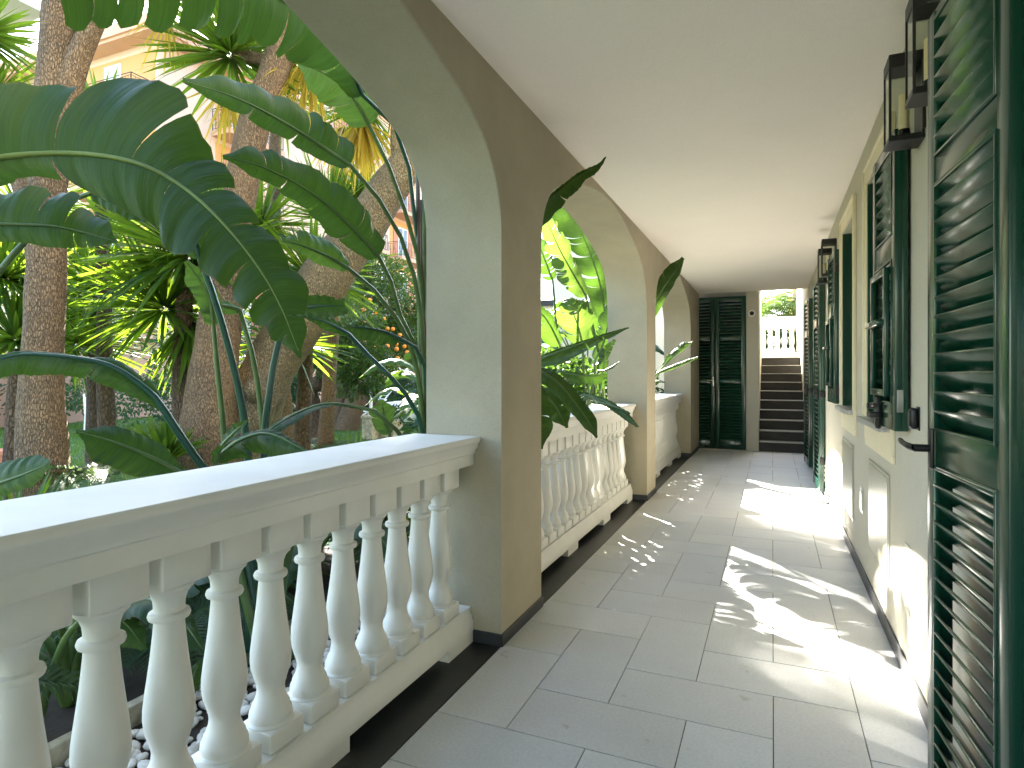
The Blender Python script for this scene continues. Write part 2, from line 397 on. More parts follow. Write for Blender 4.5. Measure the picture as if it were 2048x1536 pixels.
# ---- balustrades
BAL = [(.067, 0), (.067, .006), (.060, .012), (.062, .024), (.0605, .036), (.055, .045), (.054, .054), (.047, .066), (.0415, .082), (.0395, .10), (.0415, .115), (.048, .135), (.0555, .160), (.0585, .187), (.058, .212), (.054, .248),
       (.048, .292), (.042, .34), (.0375, .385), (.035, .415), (.035, .425), (.046, .430), (.0485, .437), (.046, .445), (.036, .449), (.0355, .46), (.037, .475), (.043, .492), (.052, .503), (.056, .506), (.056, .512), (.062, .516), (.064, .520)]
def baluster_mesh(c, sc=1.0):
    b = MB(); x, y, z = c; q = .0675
    b.bbox((x-q, y-q, z), (x+q, y+q, z+.058), .006)
    b.lathe([(r*sc, z_+.055) for r, z_ in BAL if z_ < .521], (x, y, z), 28)
    b.bbox((x-q, y-q, z+.575), (x+q, y+q, z+.668), .006)
    return b
def rail_profile(z0, xi, xo):
    """moulded handrail section, (x, z) pairs, from inner bottom round to outer bottom"""
    p = [(-.035, 0), (-.035, .050), (-.027, .056), (-.027, .068), (-.014, .082), (-.012, .098), (-.003, .106), (.0, .112), (.0, .128), (-.004, .134)]
    inn = [(xi+dx, z0+dz) for dx, dz in p]; out = [(xo-dx, z0+dz) for dx, dz in reversed(p)]
    return inn + out
def sweep_y(b, prof, y0, y1):
    n = len(prof); vs = [(x, y0, z) for x, z in prof]+[(x, y1, z) for x, z in prof]
    fs = [(i, (i+1) % n, n+(i+1) % n, n+i) for i in range(n)] + [tuple(range(n-1, -1, -1)), tuple(range(n, 2*n))]
    b.add(vs, fs)
bal_proto = None
def balustrade(y0, y1, n, label):
    global bal_proto
    t = thing('balustrade', label, 'balustrade', (-1.4, y0, 0), 'white balustrades between the pillars')
    b = MB(); e = .004
    sweep_y(b, rail_profile(.830, -1.252, -1.615), y0+e, y1-e)
    b.build('handrail', M['stucco'], t, auto=50)
    b = MB()
    pr = [(-1.288, .052), (-1.288, .10), (-1.294, .106), (-1.294, .122), (-1.303, .132), (-1.303, .163), (-1.50, .163), (-1.50, .052)]
    sweep_y(b, pr, y0+e, y1-e)
    L = y1-y0
    for f0, f1 in ((0, .245), (.905, 1.15), (L-1.15, L-.905), (L-.245, L)):
        b.box((-1.49, y0+f0+e*1.5, .001), (-1.289, y0+f1-e*1.5, .051))
    b.build('plinth', M['stucco'], t, auto=50)
    for k in range(n):
        y = y1-.166-k*.1665
        if bal_proto is None:
            o = baluster_mesh((-1.380, 0, .1635)).build('baluster', M['stucco'], auto=40); bal_proto = o
        else:
            o = bal_proto.copy(); COL.objects.link(o)
        o.parent = t; o.location = Vector((0, y, 0))-Vector(t.location)
        # slight casting differences
        o.rotation_euler = (0, 0, 0)
balustrade(-.448, 2.552, 17, 'white cast balustrade in the nearest arch, its broad handrail crossing the left foreground')
balustrade(3.077, 6.08, 17, 'white balustrade in the second arch with a dark drooping leaf hanging over its handrail')
balustrade(6.565, 9.6, 17, 'white balustrade in the farthest arch, half hidden behind the second pillar')

# ---- house wall with openings
hw = thing('house_wall', 'cream rendered house wall with green shutters along the right side of the walkway', 'house wall', (XW, 0, 0))
WIN = [(3.27, 4.01), (4.63, 5.35)]; DOOR = [(.55, 1.45), (7.78, 8.80)]
hb = MB(); WT = 8.5; XB = XW+.32
cuts = sorted([(a, b, 1.0, 2.34) for a, b in WIN] + [(a, b, 0.0, 2.29) for a, b in DOOR])
y = -5.0
for a, b, z0, z1 in cuts:
    hb.box((XW, y, -.3), (XB, a, WT)); hb.box((XW, a, z1), (XB, b, WT))
    if z0 > 0: hb.box((XW, a, -.3), (XB, b, z0))
    else: hb.box((XW, a, -.3), (XB, b, -.003))
    y = b
hb.box((XW, y, -.3), (XB, 15.5, WT))
hb.build('wall', M['wall'], hw, merge=True)
MB().box((XB, -5, -.3), (XB+4, 15.5, WT)).build('wall', M['wall'], hw)
for a, b in ((-4.9, .55), (1.45, 7.74), (8.84, 10.74)):
    MB().bbox((XW-.010, a, .0), (XW-.0005, b, .078), .003).build('skirting', M['skirt'], hw)
def trim(y0, y1):
    b = MB(); zt, zb = 2.44, .88; t1 = XW-.0005; w_ = .068
    fw = (y1-y0-.74)/2
    def strip(a, c, x=XW-.016):
        b.bbox((x, a[0], a[1]), (t1, c[0], c[1]), .003)
    strip((y0, 1.015), (y0+w_, zt)); strip((y1-w_, 1.015), (y1, zt)); strip((y0+w_, 2.345), (y1-w_, zt))
    strip((y0, zb), (y1, 1.013))
    # raised outer bead
    for a, c in (((y0-.004, 1.02), (y0+.014, zt+.004)), ((y1-.014, 1.02), (y1+.004, zt+.004)), ((y0+.014, zt-.014), (y1-.014, zt+.004))):
        b.bbox((XW-.026, a[0], a[1]), (XW-.010, c[0], c[1]), .003)
    b.bbox((XW-.012, y0-.01, zb-.035), (t1, y1+.01, zb-.0005), .003)
    o = b.build('window_trim', M['trim'], hw)
    MB().bbox((XW-.062, y0+.045, .985), (XW+.10, y1-.035, 1.014), .004).build('window_sill', M['granite'], hw)
trim(3.20, 4.08); trim(4.56, 5.42)
def window(y0, y1, z0, z1):
    b = MB(); x0, x1 = XW+.09, XW+.15; f = .05
    b.bbox((x0, y0+.002, z0+.012), (x1, y0+f, z1-.002)); b.bbox((x0, y1-f, z0+.012), (x1, y1-.002, z1-.002))
    b.bbox((x0+.001, y0+f, z0+.012), (x1, y1-f, z0+f)); b.bbox((x0+.001, y0+f, z1-f), (x1, y1-f, z1-.002)); b.bbox((x0+.002, (y0+y1)/2-.03, z0+f), (x1, (y0+y1)/2+.03, z1-f))
    o = b.build('window', M['green'], hw)
    MB().box((x0+.025, y0+f*.9, z0+f*.9), (x0+.033, y1-f*.9, z1-f*.9)).build('pane', M['glassdark'], o)
for a, b in WIN:
    window(a, b, 1.0, 2.34)
    MB().bbox((XW-.010, b-.024, 1.016), (XW+.0895, b-.001, 2.338), .002).build('jamb', M['green'], hw)
    MB().bbox((XW-.010, a+.001, 1.016), (XW+.0895, a+.024, 2.338), .002).build('jamb', M['green'], hw)
for a, b in DOOR[1:]: MB().bbox((XW-.008, b-.03, .012), (XW+.0995, b-.001, 2.288), .002).build('jamb', M['green'], hw)

def shutter(w_, z0, rails, loc, ang, th=.045, handle=None, slat=.052, stile=.058, facing=-1, knob=False, flap=None, hinges=()):
    """louvred leaf: local x runs from the near/first edge along the leaf, +y is the face towards the walkway.
    rails = list of (zlow, zhigh) solid rails; louvres fill between them"""
    fr = MB(); lv = MB()
    fr.bbox((0, -th/2, rails[0][0]), (stile, th/2, rails[-1][1]), .004); fr.bbox((w_-stile, -th/2, rails[0][0]), (w_, th/2, rails[-1][1]), .004)
    fr.bbox((-.012, -th/2+.004, rails[0][0]+.004), (.002, 0, rails[-1][1]-.004), .002)   # rebated lip of the meeting edge
    for a, b in rails: fr.bbox((stile-.002, -th/2+.002, a), (w_-stile+.002, th/2-.002, b), .003)
    for (a0, a1), (b0, b1) in zip(rails, rails[1:]):
        # bead round the louvred field
        for p, q in (((stile, a1), (stile+.008, b0)), ((w_-stile-.008, a1), (w_-stile, b0))):
            fr.bbox((p[0], th/2-.012, p[1]), (q[0], th/2+.003, q[1]), .002)
        for zz in (a1, b0-.008): fr.bbox((stile+.008, th/2-.012, zz), (w_-stile-.008, th/2+.003, zz+.008), .002)
        n = max(2, int(round((b0-a1)/slat))); p = (b0-a1)/n
        for k in range(n):
            c = Vector((w_/2, 0, a1+(k+.5)*p)); Mx = Matrix.Translation(c) @ Matrix.Rotation(R(-52)*facing, 4, 'X')
            lv.bbox((-(w_/2-stile), -.039, -.0042), (w_/2-stile, .039, .0042), .0028, Mx)
    o = fr.build('shutter', M['green'], hw, auto=40)
    o.location = Vector(loc)-Vector(hw.location); o.rotation_euler = (0, 0, ang)
    lv.build('louvres', M['greenslat'], o, auto=40)
    if handle:
        hx, hz = handle; b = MB()
        b.bbox((hx-.017, th/2, hz-.055), (hx+.017, th/2+.008, hz+.055), .004)
        b.tube([(hx, th/2+.005, hz), (hx, th/2+.045, hz)], .011, 12)
        b.tube(crom([(hx, th/2+.043, hz), (hx+.02, th/2+.052, hz+.002), (hx+.07, th/2+.054, hz+.006), (hx+.112, th/2+.05, hz+.012)], 10), [.012, .012, .0115, .011, .011, .0105, .0105, .010, .0095, .007], 12, sq=.75)
        b.build('handle', M['black'], o, auto=50)
    if knob:
        hx, hz = knob; b = MB()
        b.bbox((hx-.02, th/2, hz-.16), (hx+.02, th/2+.018, hz-.02), .004); b.tube([(hx-.06, th/2+.03, hz-.05), (hx+.10, th/2+.03, hz-.06)], .009, 8)
        b.tube([(hx+.04, th/2+.0, hz-.06), (hx+.04, th/2+.045, hz-.06)], .014, 10); b.bbox((hx-.05, th/2+.004, hz-.11), (hx+.02, th/2+.05, hz-.085), .004)
        b.build('latch', M['black'], o, auto=50)
    if flap:
        fx0, fx1, fz0, fz1 = flap; b = MB(); y0 = th/2+.002
        for p, q in (((fx0, fz0), (fx0+.03, fz1)), ((fx1-.03, fz0), (fx1, fz1)), ((fx0+.03, fz0), (fx1-.03, fz0+.03)), ((fx0+.03, fz1-.03), (fx1-.03, fz1))):
            b.bbox((p[0], y0, p[1]), (q[0], y0+.022, q[1]), .004)
        b.bbox((fx0+.02, y0+.01, (fz0+fz1)/2+.03), (fx1-.05, y0+.05, (fz0+fz1)/2+.055), .006)
        b.build('flap_frame', M['green'], o, auto=40)
    for hz in hinges:
        b = MB(); b.bbox((-.004, -th/2-.012, hz-.035), (.05, -th/2+.001, hz+.035), .003)
        b.bbox((-.017, -th/2+.006, hz-.04), (-.008, th/2-.006, hz+.04), .002)
        for q in (-.022, 0, .022): b.tube([(-.016, 0, hz+q), (-.021, 0, hz+q)], .0045, 8)
        b.build('hinge', M['black'], o, auto=50)
    return o
A90 = R(90)
# big near leaf: free edge (with handle) away from the camera, hinged near the camera.
# local x runs from the hinge to the free edge, +y faces the walkway (-X)
nl = shutter(.52, .03, [(.035, .13), (.996, 1.097), (1.775, 1.853), (2.235, 2.262)], (.469, 1.551, 0), R(90+4.3), handle=(.52-.045, 1.045), slat=.052, stile=.060)
nl['label'] = 'tall green louvred shutter leaf with a black lever handle, nearest the camera'
# its fixed neighbour by the door reveal
n2 = shutter(.5, .03, [(.035, .13), (.996, 1.097), (1.775, 1.853), (2.235, 2.262)], (.545, 1.045, 0), R(90+6), slat=.052)
# near window leaf folded back against the wall towards the camera; near edge faces us
w1 = shutter(.48, 1.02, [(1.022, 1.13), (1.73, 1.83), (2.19, 2.245)], (.478, 2.865, 0), R(90+1.5), th=.050, slat=.048, flap=(.075, .40, 1.16, 1.70), knob=(.30, 1.17), hinges=())
w1['label'] = 'green window shutter folded against the wall with a small hinged flap'
MB().bbox((-.0135, -.004, 1.10), (-.0115, .018, 1.19), .0008).build('sticker', M['steel'], w1)
w2 = shutter(.48, 1.02, [(1.022, 1.13), (1.73, 1.83), (2.19, 2.245)], (.478, 5.43, 0), R(90+1.5), th=.055, slat=.048, flap=(.075, .40, 1.16, 1.70), hinges=(1.13, 2.10))
c2 = shutter(.34, 1.02, [(1.03, 1.13), (1.73, 1.83), (2.19, 2.325)], (XW+.075, 4.99, 0), R(90), th=.04, hinges=(1.13, 2.10))
c1 = shutter(.36, 1.02, [(1.03, 1.13), (1.73, 1.83), (2.19, 2.325)], (XW+.075, 3.64, 0), R(90), th=.04)
for (yy, lab) in ((7.10, 1), (8.95, 2)):
    q = shutter(.62, .03, [(.03, .13), (.996, 1.09), (1.775, 1.853), (2.235, 2.268)], (.476 if lab == 1 else .470, yy, 0), R(90+(2.0 if lab == 1 else 3)), th=.055, knob=(.08, 1.15), hinges=(.35, 1.05))
# door leaves inside the far door opening
MB().bbox((XW+.10, 7.79, .01), (XW+.15, 8.79, 2.28)).build('door', M['green'], hw)
MB().bbox((XW+.10, .56, .01), (XW+.15, 1.44, 2.28)).build('door', M['green'], hw)
def access_panel(y0, y1, z0, z1, proud=.006):
    b = MB(); b.bbox((XW-proud, y0, z0), (XW-.0005, y1, z1), .002)
    b.bbox((XW-proud-.004, y0+.018, z0+.018), (XW-proud+.001, y1-.018, z1-.018), .002)
    for a in (y0+.03, y1-.03): b.tube([(XW-proud-.003, a, z1-.03), (XW-proud-.007, a, z1-.03)], .005, 8)
    b.build('access_panel', M['panel'], hw)
access_panel(3.33, 3.98, .285, .775); access_panel(4.71, 5.39, .25, .773); access_panel(4.25, 4.37, .40, .56, .004); access_panel(2.42, 2.975, .15, .555, .003)
b = MB(); b.bbox((XW-.004, 2.695, 1.04), (XW-.0005, 2.755, 1.13), .002); b.bbox((XW-.030, 2.70, 1.045), (XW-.004, 2.75, 1.125), .01); b.bbox((XW-.033, 2.708, 1.055), (XW-.029, 2.742, 1.115), .002)
tag(b.build('doorbell', M['black'], auto=50), 'small black intercom button box on the wall beside the near green shutter', 'doorbell')

# ---- lanterns
def lantern(y, label):
    t = thing('wall_lantern', label, 'lantern', (XW, y, 2.113), 'box lanterns on the house wall')
    W, D, H = .118, .1145, .316; r = .0085
    fr = MB()
    for x in (-D, -r*1.3):
        for yy in (0, W-r): fr.bbox((x, yy, .0), (x+r, yy+r, H), .0012)
    for z in (.012, H-r):
        for yy in (0, W-r): fr.bbox((-D+r, yy+.0005, z), (-r*1.3, yy+r-.0005, z+r-.0005), .001)
        fr.bbox((-D+.0005, r, z+.0005), (-D+r-.0005, W-r, z+r-.001), .001)
    fr.bbox((-D-.001, -.001, -.002), (-.001, W+.001, .012), .002); fr.bbox((-D*.999, .001, H-.042), (-.001, W-.001, H+.004), .002)
    fr.bbox((-.012, -.012, .03), (-.0006, W+.012, H-.03), .002)
    fr.build('frame', M['black'], t, local=True)
    g = MB(); g.box((-D+.003, r*.8, .016), (-D+.0055, W-r*.8, H-.045)); g.box((-D+r, .003, .016), (-r*1.5, .0055, H-.045)); g.box((-D+r, W-.0055, .016), (-r*1.5, W-.003, H-.045))
    g.build('glass', M['glass'], t, local=True)
    b = MB(); b.tube([(-D/2, W/2, .010), (-D/2, W/2, .055)], [.022, .019], 16); b.tube([(-D/2, W/2, .03), (-.01, W/2, .03)], .006, 8)
    b.build('socket', M['black'], t, auto=40, local=True)
    MB().lathe([(.0165, .0), (.0175, .004), (.0175, .125), (.0165, .13), (.006, .132)], (-D/2, W/2, .055), 20).build('candle_sleeve', M['sleeve'], t, auto=40, local=True)
for y_, l_ in ((2.195, 'nearest black box lantern, cut by the frame top, above the big green shutter'), (2.61, 'black glass box lantern hanging just left of and below the nearest one'),
               (5.92, 'front lantern of the far pair beyond the second window, seen almost edge on'), (6.36, 'rear lantern of the far pair, mostly hidden behind its twin')): lantern(y_, l_)

# ---- end of the walkway
EY = 10.75
ew = thing('end_wall', 'cream pier and stair side wall at the far end of the walkway', 'wall', (-.3, EY, 0))
MB().box((-.394, EY-.02, -.01), (-.205, 13.35, 5.0)).build('pier', M['wall'], ew)
MB().box((-1.6, EY+.10, -.01), (-.395, EY+.25, 5.0)).build('wall', M['pillar'], ew)
dd = thing('louvred_door', 'dark green double louvred door filling the end of the walkway beside the stairs', 'door', (-.9, EY+.03, 0))
def leafdoor(x0, x1):
    f = MB(); l = MB(); s_ = .075; y0, y1 = EY, EY+.045
    f.bbox((x0, y0, .01), (x0+s_, y1, 2.56)); f.bbox((x1-s_, y0, .01), (x1, y1, 2.56))
    rr = [(.01, .16), (1.11, 1.167), (1.83, 1.895), (2.48, 2.56)]
    for a, b in rr: f.bbox((x0+s_-.002, y0+.002, a), (x1-s_+.002, y1, b))
    for (a0, a1), (b0, b1) in zip(rr, rr[1:]):
        n = int((b0-a1)/.05)
        for k in range(n):
            Mx = Matrix.Translation(((x0+x1)/2, EY+.022, a1+(k+.5)*(b0-a1)/n)) @ Matrix.Rotation(R(42), 4, 'X')
            l.bbox((-(x1-x0)/2+s_, -.03, -.004), ((x1-x0)/2-s_, .03, .004), .002, Mx)
    o = f.build('door_leaf', M['green'], dd, auto=40); l.build('louvres', M['greenslat'], o, auto=40); return o
leafdoor(-1.38, -.897); r_ = leafdoor(-.893, -.40)
b = MB(); b.bbox((-.93, EY-.012, 1.06), (-.905, EY, 1.22), .003); b.tube([(-.918, EY-.05, 1.16), (-.918, EY, 1.16)], .009, 8); b.tube([(-.918, EY-.05, 1.16), (-1.01, EY-.052, 1.16)], .008, 8)
b.build('handle', M['steel'], r_, auto=50)
b = MB(); c = P(1504, 625.5, 9.88); cy = EY-.021
Mr = Matrix.Translation((-.31, cy, c.z)) @ Matrix.Rotation(R(90), 4, 'X')
def ring(bb, prof, Mx, n=24):
    t_ = MB().lathe(prof, (0, 0, 0), n); bb.add([Mx @ Vector(v) for v in t_.v], t_.f)
ring(b, [(.056, 0), (.056, .010), (.050, .016), (.040, .017), (.036, .012)], Mr)
wl_ = b.build('round_fitting', M['white'], auto=40); tag(wl_, 'small round white fitting with a black centre on the cream end pier', 'speaker')
b = MB(); ring(b, [(.035, .0125), (.035, .018), (.02, .022), (.005, .023)], Mr); b.build('grille', M['black'], wl_, auto=40)
# stairs
st = MB(); rs, tr_ = .16, .27; ns = MB()
for k in range(10):
    y0 = EY+tr_*k
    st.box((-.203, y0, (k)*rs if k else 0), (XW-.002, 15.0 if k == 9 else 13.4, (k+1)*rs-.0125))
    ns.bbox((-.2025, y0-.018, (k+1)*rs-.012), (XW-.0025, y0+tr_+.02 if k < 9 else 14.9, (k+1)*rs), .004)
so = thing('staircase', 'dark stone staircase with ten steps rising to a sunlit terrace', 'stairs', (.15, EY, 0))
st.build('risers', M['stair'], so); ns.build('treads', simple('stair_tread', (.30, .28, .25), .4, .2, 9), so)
# upper terrace
tag(MB().box((-30, 27.5, -.5), (-12.5, 27.9, 1.6)).build('garden_wall', M['peach']), 'low peach rendered wall closing the far end of the garden', 'wall')
tag(MB().box((-1.62, 15.0, -.5), (8, 40, 1.595)).build('terrace', M['stone']), kind='structure')
tb = thing('balustrade', 'sunlit white balustrade across the top of the dark staircase', 'balustrade', (0, 14.6, 1.6))
b = MB(); pr = [(14.50, 2.36), (14.50, 2.44), (14.47, 2.46), (14.47, 2.52), (14.73, 2.52), (14.73, 2.46), (14.70, 2.44), (14.70, 2.36)]
n = len(pr); vs = [(-.6, y, z) for y, z in pr]+[(XW-.01, y, z) for y, z in pr]
b.add(vs, [(i, (i+1) % n, n+(i+1) % n, n+i) for i in range(n)]+[tuple(range(n-1, -1, -1)), tuple(range(n, 2*n))]); b.build('handrail', M['stucco'], tb)
MB().bbox((-.6, 14.48, 1.6), (XW-.01, 14.72, 1.74)).build('plinth', M['stucco'], tb)
for k in range(8):
    o = bal_proto.copy(); o.data = bal_proto.data; COL.objects.link(o); o.parent = tb
    o.scale = (1, 1, .93); o.location = Vector((.39-.1435*k+1.380, 14.6, 1.74-.1635*.93))-Vector(tb.location)


# ================================================================== PLANTS
CAMP = Vector((0, 0, EYE))
def blade(mid, wl, wr, nh=None, tears=5, droop=.25, slant=.3, seed=0, vfold=.12, n=44, kw=6, tearL=None, tearR=None, gap=.35, wave=.012):
    """broad torn leaf blade. mid: world points base to tip; wl/wr: half widths (m) to the left/right when looking along it"""
    rd = random.Random(seed); b = MB(); pts = crom(mid, n)
    L = sum((pts[i+1]-pts[i]).length for i in range(n-1))
    frames = []
    for i, p in enumerate(pts):
        T = (pts[min(i+1, n-1)]-pts[max(i-1, 0)]).normalized()
        if nh is None: N = (CAMP-p).normalized()*.85+UP*.35
        else: N = Vector(nh)
        N = (N-T*N.dot(T)).normalized(); frames.append((p, T, N, T.cross(N).normalized()))
    def fr(t):
        x = max(0, min(1, t))*(n-1); i = min(int(x), n-2); f = x-i
        a, c = frames[i], frames[i+1]
        return tuple(a[k].lerp(c[k], f) for k in range(4))
    for side, ws, tl in ((-1, wl, tearL), (1, wr, tearR)):
        cuts = [0] + sorted(tl if tl is not None else [rd.uniform(.08, .95) for _ in range(tears)]) + [1]
        for t0, t1 in zip(cuts, cuts[1:]):
            if t1-t0 < .012: continue
            m = max(3, int((t1-t0)*n)); dr = droop*rd.uniform(.55, 1.5); tw = rd.uniform(-.25, .25); g = gap*rd.uniform(.1, 1)*min(1, .03/(t1-t0)+.15)
            ln = rd.uniform(.88, 1.06); end = rd.uniform(-.10, .10)
            vs = []; uv = []
            for a in range(m+1):
                tau = a/m; t = t0+(t1-t0)*tau
                for c in range(kw+1):
                    s = c/kw
                    tt = t0+(t1-t0)*(.5+(tau-.5)*(1-g*s*s))
                    p, T, N, S = fr(tt)
                    wd = lerpl(ws, tt)*ln
                    edge = 1 - .10*abs(2*tau-1)**5 - (.05 if (t0 > 0 or t1 < 1) else 0)*rd.random()*(s > .95) + end*(tau-.5)
                    q = wd*edge*s
                    ang = dr*s*1.2-vfold*(1-s)*1.2+tw*(tau-.5)*s
                    wv = wave*math.sin(tt*L*42+seed)*s*min(1, wd*8)+.004*math.sin(tt*L*160)*s
                    vs.append(p + S*side*q*math.cos(ang) - N*(q*math.sin(ang)) + T*(slant*q*s) + N*wv)
                    uv.append((tt*L*2, s*.5*side+.5))
            fs = []
            for a in range(m):
                for c in range(kw):
                    i = a*(kw+1)+c; f = (i, i+1, i+kw+2, i+kw+1)
                    fs.append(f if side > 0 else f[::-1])
            b.add(vs, fs, uv)
    return b, pts, L
def leaf(parent, mid, wl, wr, pet=None, mat='banana', pmat='petiole', pr=(.020, .010), px=True, label=None, **k):
    """mid/pet as (px, py, depth) or world points; widths in photo pixels at the leaf's depth when px"""
    wm = [P(*p) if px else Vector(p) for p in mid]
    if px:
        d = [p[2] for p in mid]; sc = sum(d)/len(d)/FPX
        wl = [x*sc for x in wl]; wr = [x*sc for x in wr]
    b, pts, L = blade(wm, wl, wr, **k)
    o = b.build('leaf', M[mat], parent, smooth=True)
    if label: o['label'] = label
    s = MB(); chain = []
    if pet:
        pw = [P(*p) if px else Vector(p) for p in pet]
        chain = crom(pw+[wm[0]], 14)[:-1]
        if chain: rs = [pr[0]+(pr[1]-pr[0])*i/len(chain) for i in range(len(chain))]
    else: rs = []
    rib = [p for p in pts[::2]]; r0 = pr[1]
    rr = [max(.0015, r0*(1-i/len(rib))**.8) for i in range(len(rib))]
    s.tube(chain+rib, rs+rr, 8)
    s.build('stalk', M[pmat], o, smooth=True)
    return o
def drop(p, z=-.14, out=.0):
    """ground point below/near p"""
    return (p[0]+out, p[1], z)

# ---- clump beside the first pillar: stalks fan to the left
c1 = thing('bird_of_paradise_plant', 'tall giant bird of paradise with fanned leaf stalks against the first pillar', 'plant', (-1.85, 2.95, -.14), 'giant bird of paradise plants')
B = lambda x=0, y=0: None
g0 = [(905, 1330, 3.45)]
leaf(c1, [(700,330,2.95),(640,290,2.9),(560,240,2.8),(470,195,2.7),(365,160,2.6)], [22,34,34,28,6], [50,62,58,40,6], [(880,1300,3.5),(856,930,3.42),(848,720,3.36),(838,600,3.3),(818,520,3.2),(783,433,3.1),(733,370,3.0)], seed=1, tearR=[.12,.22,.3,.52], tearL=[.35,.62], droop=.15, label='long leaf reaching left with folded strips along its upper edge')
leaf(c1, [(757,512,3.05),(700,450,2.95),(633,393,2.85),(567,353,2.75),(500,325,2.65),(445,312,2.6)], [30,48,40,36,28,6], [42,66,60,52,46,6], [(884,1300,3.55),(862,940,3.45),(851,760,3.4),(835,700,3.35),(807,650,3.3),(777,547,3.15)], seed=2, tearR=[.1,.2,.42,.7,.78], tearL=[.2,.45,.66], droop=.2)
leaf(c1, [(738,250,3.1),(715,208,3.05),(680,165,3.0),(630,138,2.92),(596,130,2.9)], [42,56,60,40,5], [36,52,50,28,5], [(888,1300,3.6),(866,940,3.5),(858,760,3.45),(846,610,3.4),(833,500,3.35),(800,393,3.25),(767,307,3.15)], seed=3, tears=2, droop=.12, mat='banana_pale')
leaf(c1, [(725,190,3.0),(690,118,2.8),(615,35,2.55),(500,-32,2.3),(350,-62,2.1),(200,-75,1.95),(90,-70,1.85)], [40,75,116,118,106,104,90], [20,40,60,80,80,60,20], [(890,1290,3.6),(872,940,3.55),(862,780,3.5),(850,600,3.45),(834,480,3.4),(812,300,3.3),(775,235,3.15)], seed=4, tearL=[.16,.27,.33,.41,.5,.56,.63,.72,.80,.86,.92], droop=.30, gap=.5, slant=.22, pmat='petiole_teal', label='huge leaf arching over the top with strips hanging like a curtain')
leaf(c1, [(697,537,3.0),(660,515,2.95),(607,492,2.85),(560,480,2.8)], [12,22,20,4], [26,42,34,4], [(890,1300,3.5),(866,960,3.42),(853,880,3.4),(830,720,3.3),(797,643,3.2),(733,563,3.05)], seed=5, tears=2, mat='banana_pale')
leaf(c1, [(697,668,3.0),(655,645,2.9),(610,632,2.82)], [12,18,5], [12,16,4], [(893,1300,3.45),(862,960,3.4),(850,880,3.36),(833,823,3.3),(797,770,3.2),(733,707,3.05)], seed=6, tears=1, pmat='petiole_teal')
leaf(c1, [(800,677,3.1),(770,664,3.05),(735,656,2.98),(692,652,2.9)], [20,30,28,5], [3,5,5,2], [(896,1300,3.45),(866,960,3.4),(856,800,3.36),(846,715,3.3),(825,690,3.2)], seed=7, tears=1, pmat='petiole_teal')
leaf(c1, [(750,822,2.9),(700,812,2.85),(650,808,2.8),(590,828,2.72),(535,862,2.6),(468,908,2.5)], [3,8,20,26,18,4], [3,10,10,10,8,3], [(880,1300,3.3),(830,950,3.2),(797,867,3.1),(775,845,3.0)], seed=8, tears=1, nh=(0.3,-.2,1), droop=.1)
leaf(c1, [(779,868,3.2),(770,842,3.18),(763,800,3.12)], [24,30,6], [10,30,6], [(800,1000,3.3),(785,900,3.22)], seed=9, tears=1, mat='banana_pale')
# upright sheaths at the foot of the clump
for k, (x0, x1, x2, r) in enumerate(((880, 862, 846, .032), (890, 870, 852, .04), (872, 850, 840, .03), (868, 846, 838, .026))):
    s = MB(); s.tube(crom([P(x0, 1320, 3.5), P(x1, 960, 3.46), P(x1-4, 760, 3.42), P(x2, 560, 3.4), P(x2-4, 400-20*k, 3.38)], 16), [r*(1-i*.045) for i in range(16)], 12, sq=.7)
    s.build('sheath', M['sheath' if k % 2 == 0 else 'petiole'], c1, smooth=True)
# thick straw-green stalks low behind the balusters
for k, (x0, x1) in enumerate(((505, 478), (520, 500), (560, 585))):
    s = MB(); s.tube(crom([P(x0+20, 1330, 2.9), P(x0, 1200, 2.85), P(x1, 1050, 2.8), P(x1-12, 930, 2.8)], 10), [.028-.0012*i for i in range(10)], 10, sq=.8)
    s.build('stalk', M['petiole'], c1, smooth=True)

# ---- clump at the left, whose leaves fill the near arch
c2 = thing('bird_of_paradise_plant', 'broad-leaved giant bird of paradise filling the left of the nearest arch', 'plant', (-2.4, .6, -.14), 'giant bird of paradise plants')
leaf(c2, [(-150,370,1.95),(-60,330,2.0),(20,312,2.05),(150,307,2.1),(270,325,2.12),(360,370,2.14),(440,440,2.14),(510,525,2.14),(560,610,2.14),(602,716,2.14)],
     [100,140,160,185,192,120,86,78,76,66,40,4], [40,50,42,80,105,110,118,104,92,80,46,4], [(-700,1300,2.1),(-420,760,1.95),(-270,470,1.9)], seed=11, nh=None, slant=.42,
     tearL=[.247,.40,.48,.56,.66,.78,.90], tearR=[.24,.50,.64,.75,.83,.89,.94], droop=.10, gap=.4, vfold=.05, n=60, pr=(.02,.012), pmat='rib', label='largest leaf, arching down across the near arch with a torn comb-like edge')
leaf(c2, [(-120,440,2.2),(-60,440,2.25),(0,448,2.3),(100,452,2.35),(170,466,2.4),(236,484,2.42)], [60,80,100,88,50,4], [30,34,38,44,30,4], [(-700,1300,2.1),(-400,700,2.1),(-220,500,2.15)], seed=12, tears=2, droop=.1)
leaf(c2, [(400,517,2.45),(378,455,2.4),(340,410,2.4),(285,385,2.4),(210,380,2.4)], [26,34,40,36,5], [20,30,30,26,4], [(500,1300,2.75),(500,1000,2.7),(490,850,2.65),(467,733,2.6),(433,610,2.5)], seed=13, tears=3, pmat='petiole_teal', pr=(.022,.012))
leaf(c2, [(575,640,2.62),(595,620,2.6),(630,612,2.58),(690,612,2.56)], [20,26,26,20], [10,24,26,22], [(545,1300,2.8),(528,1000,2.75),(530,857,2.72),(541,770,2.7),(553,697,2.68)], seed=14, tears=1, pmat='petiole_teal', pr=(.022,.013), nh=(.2,1,.6))
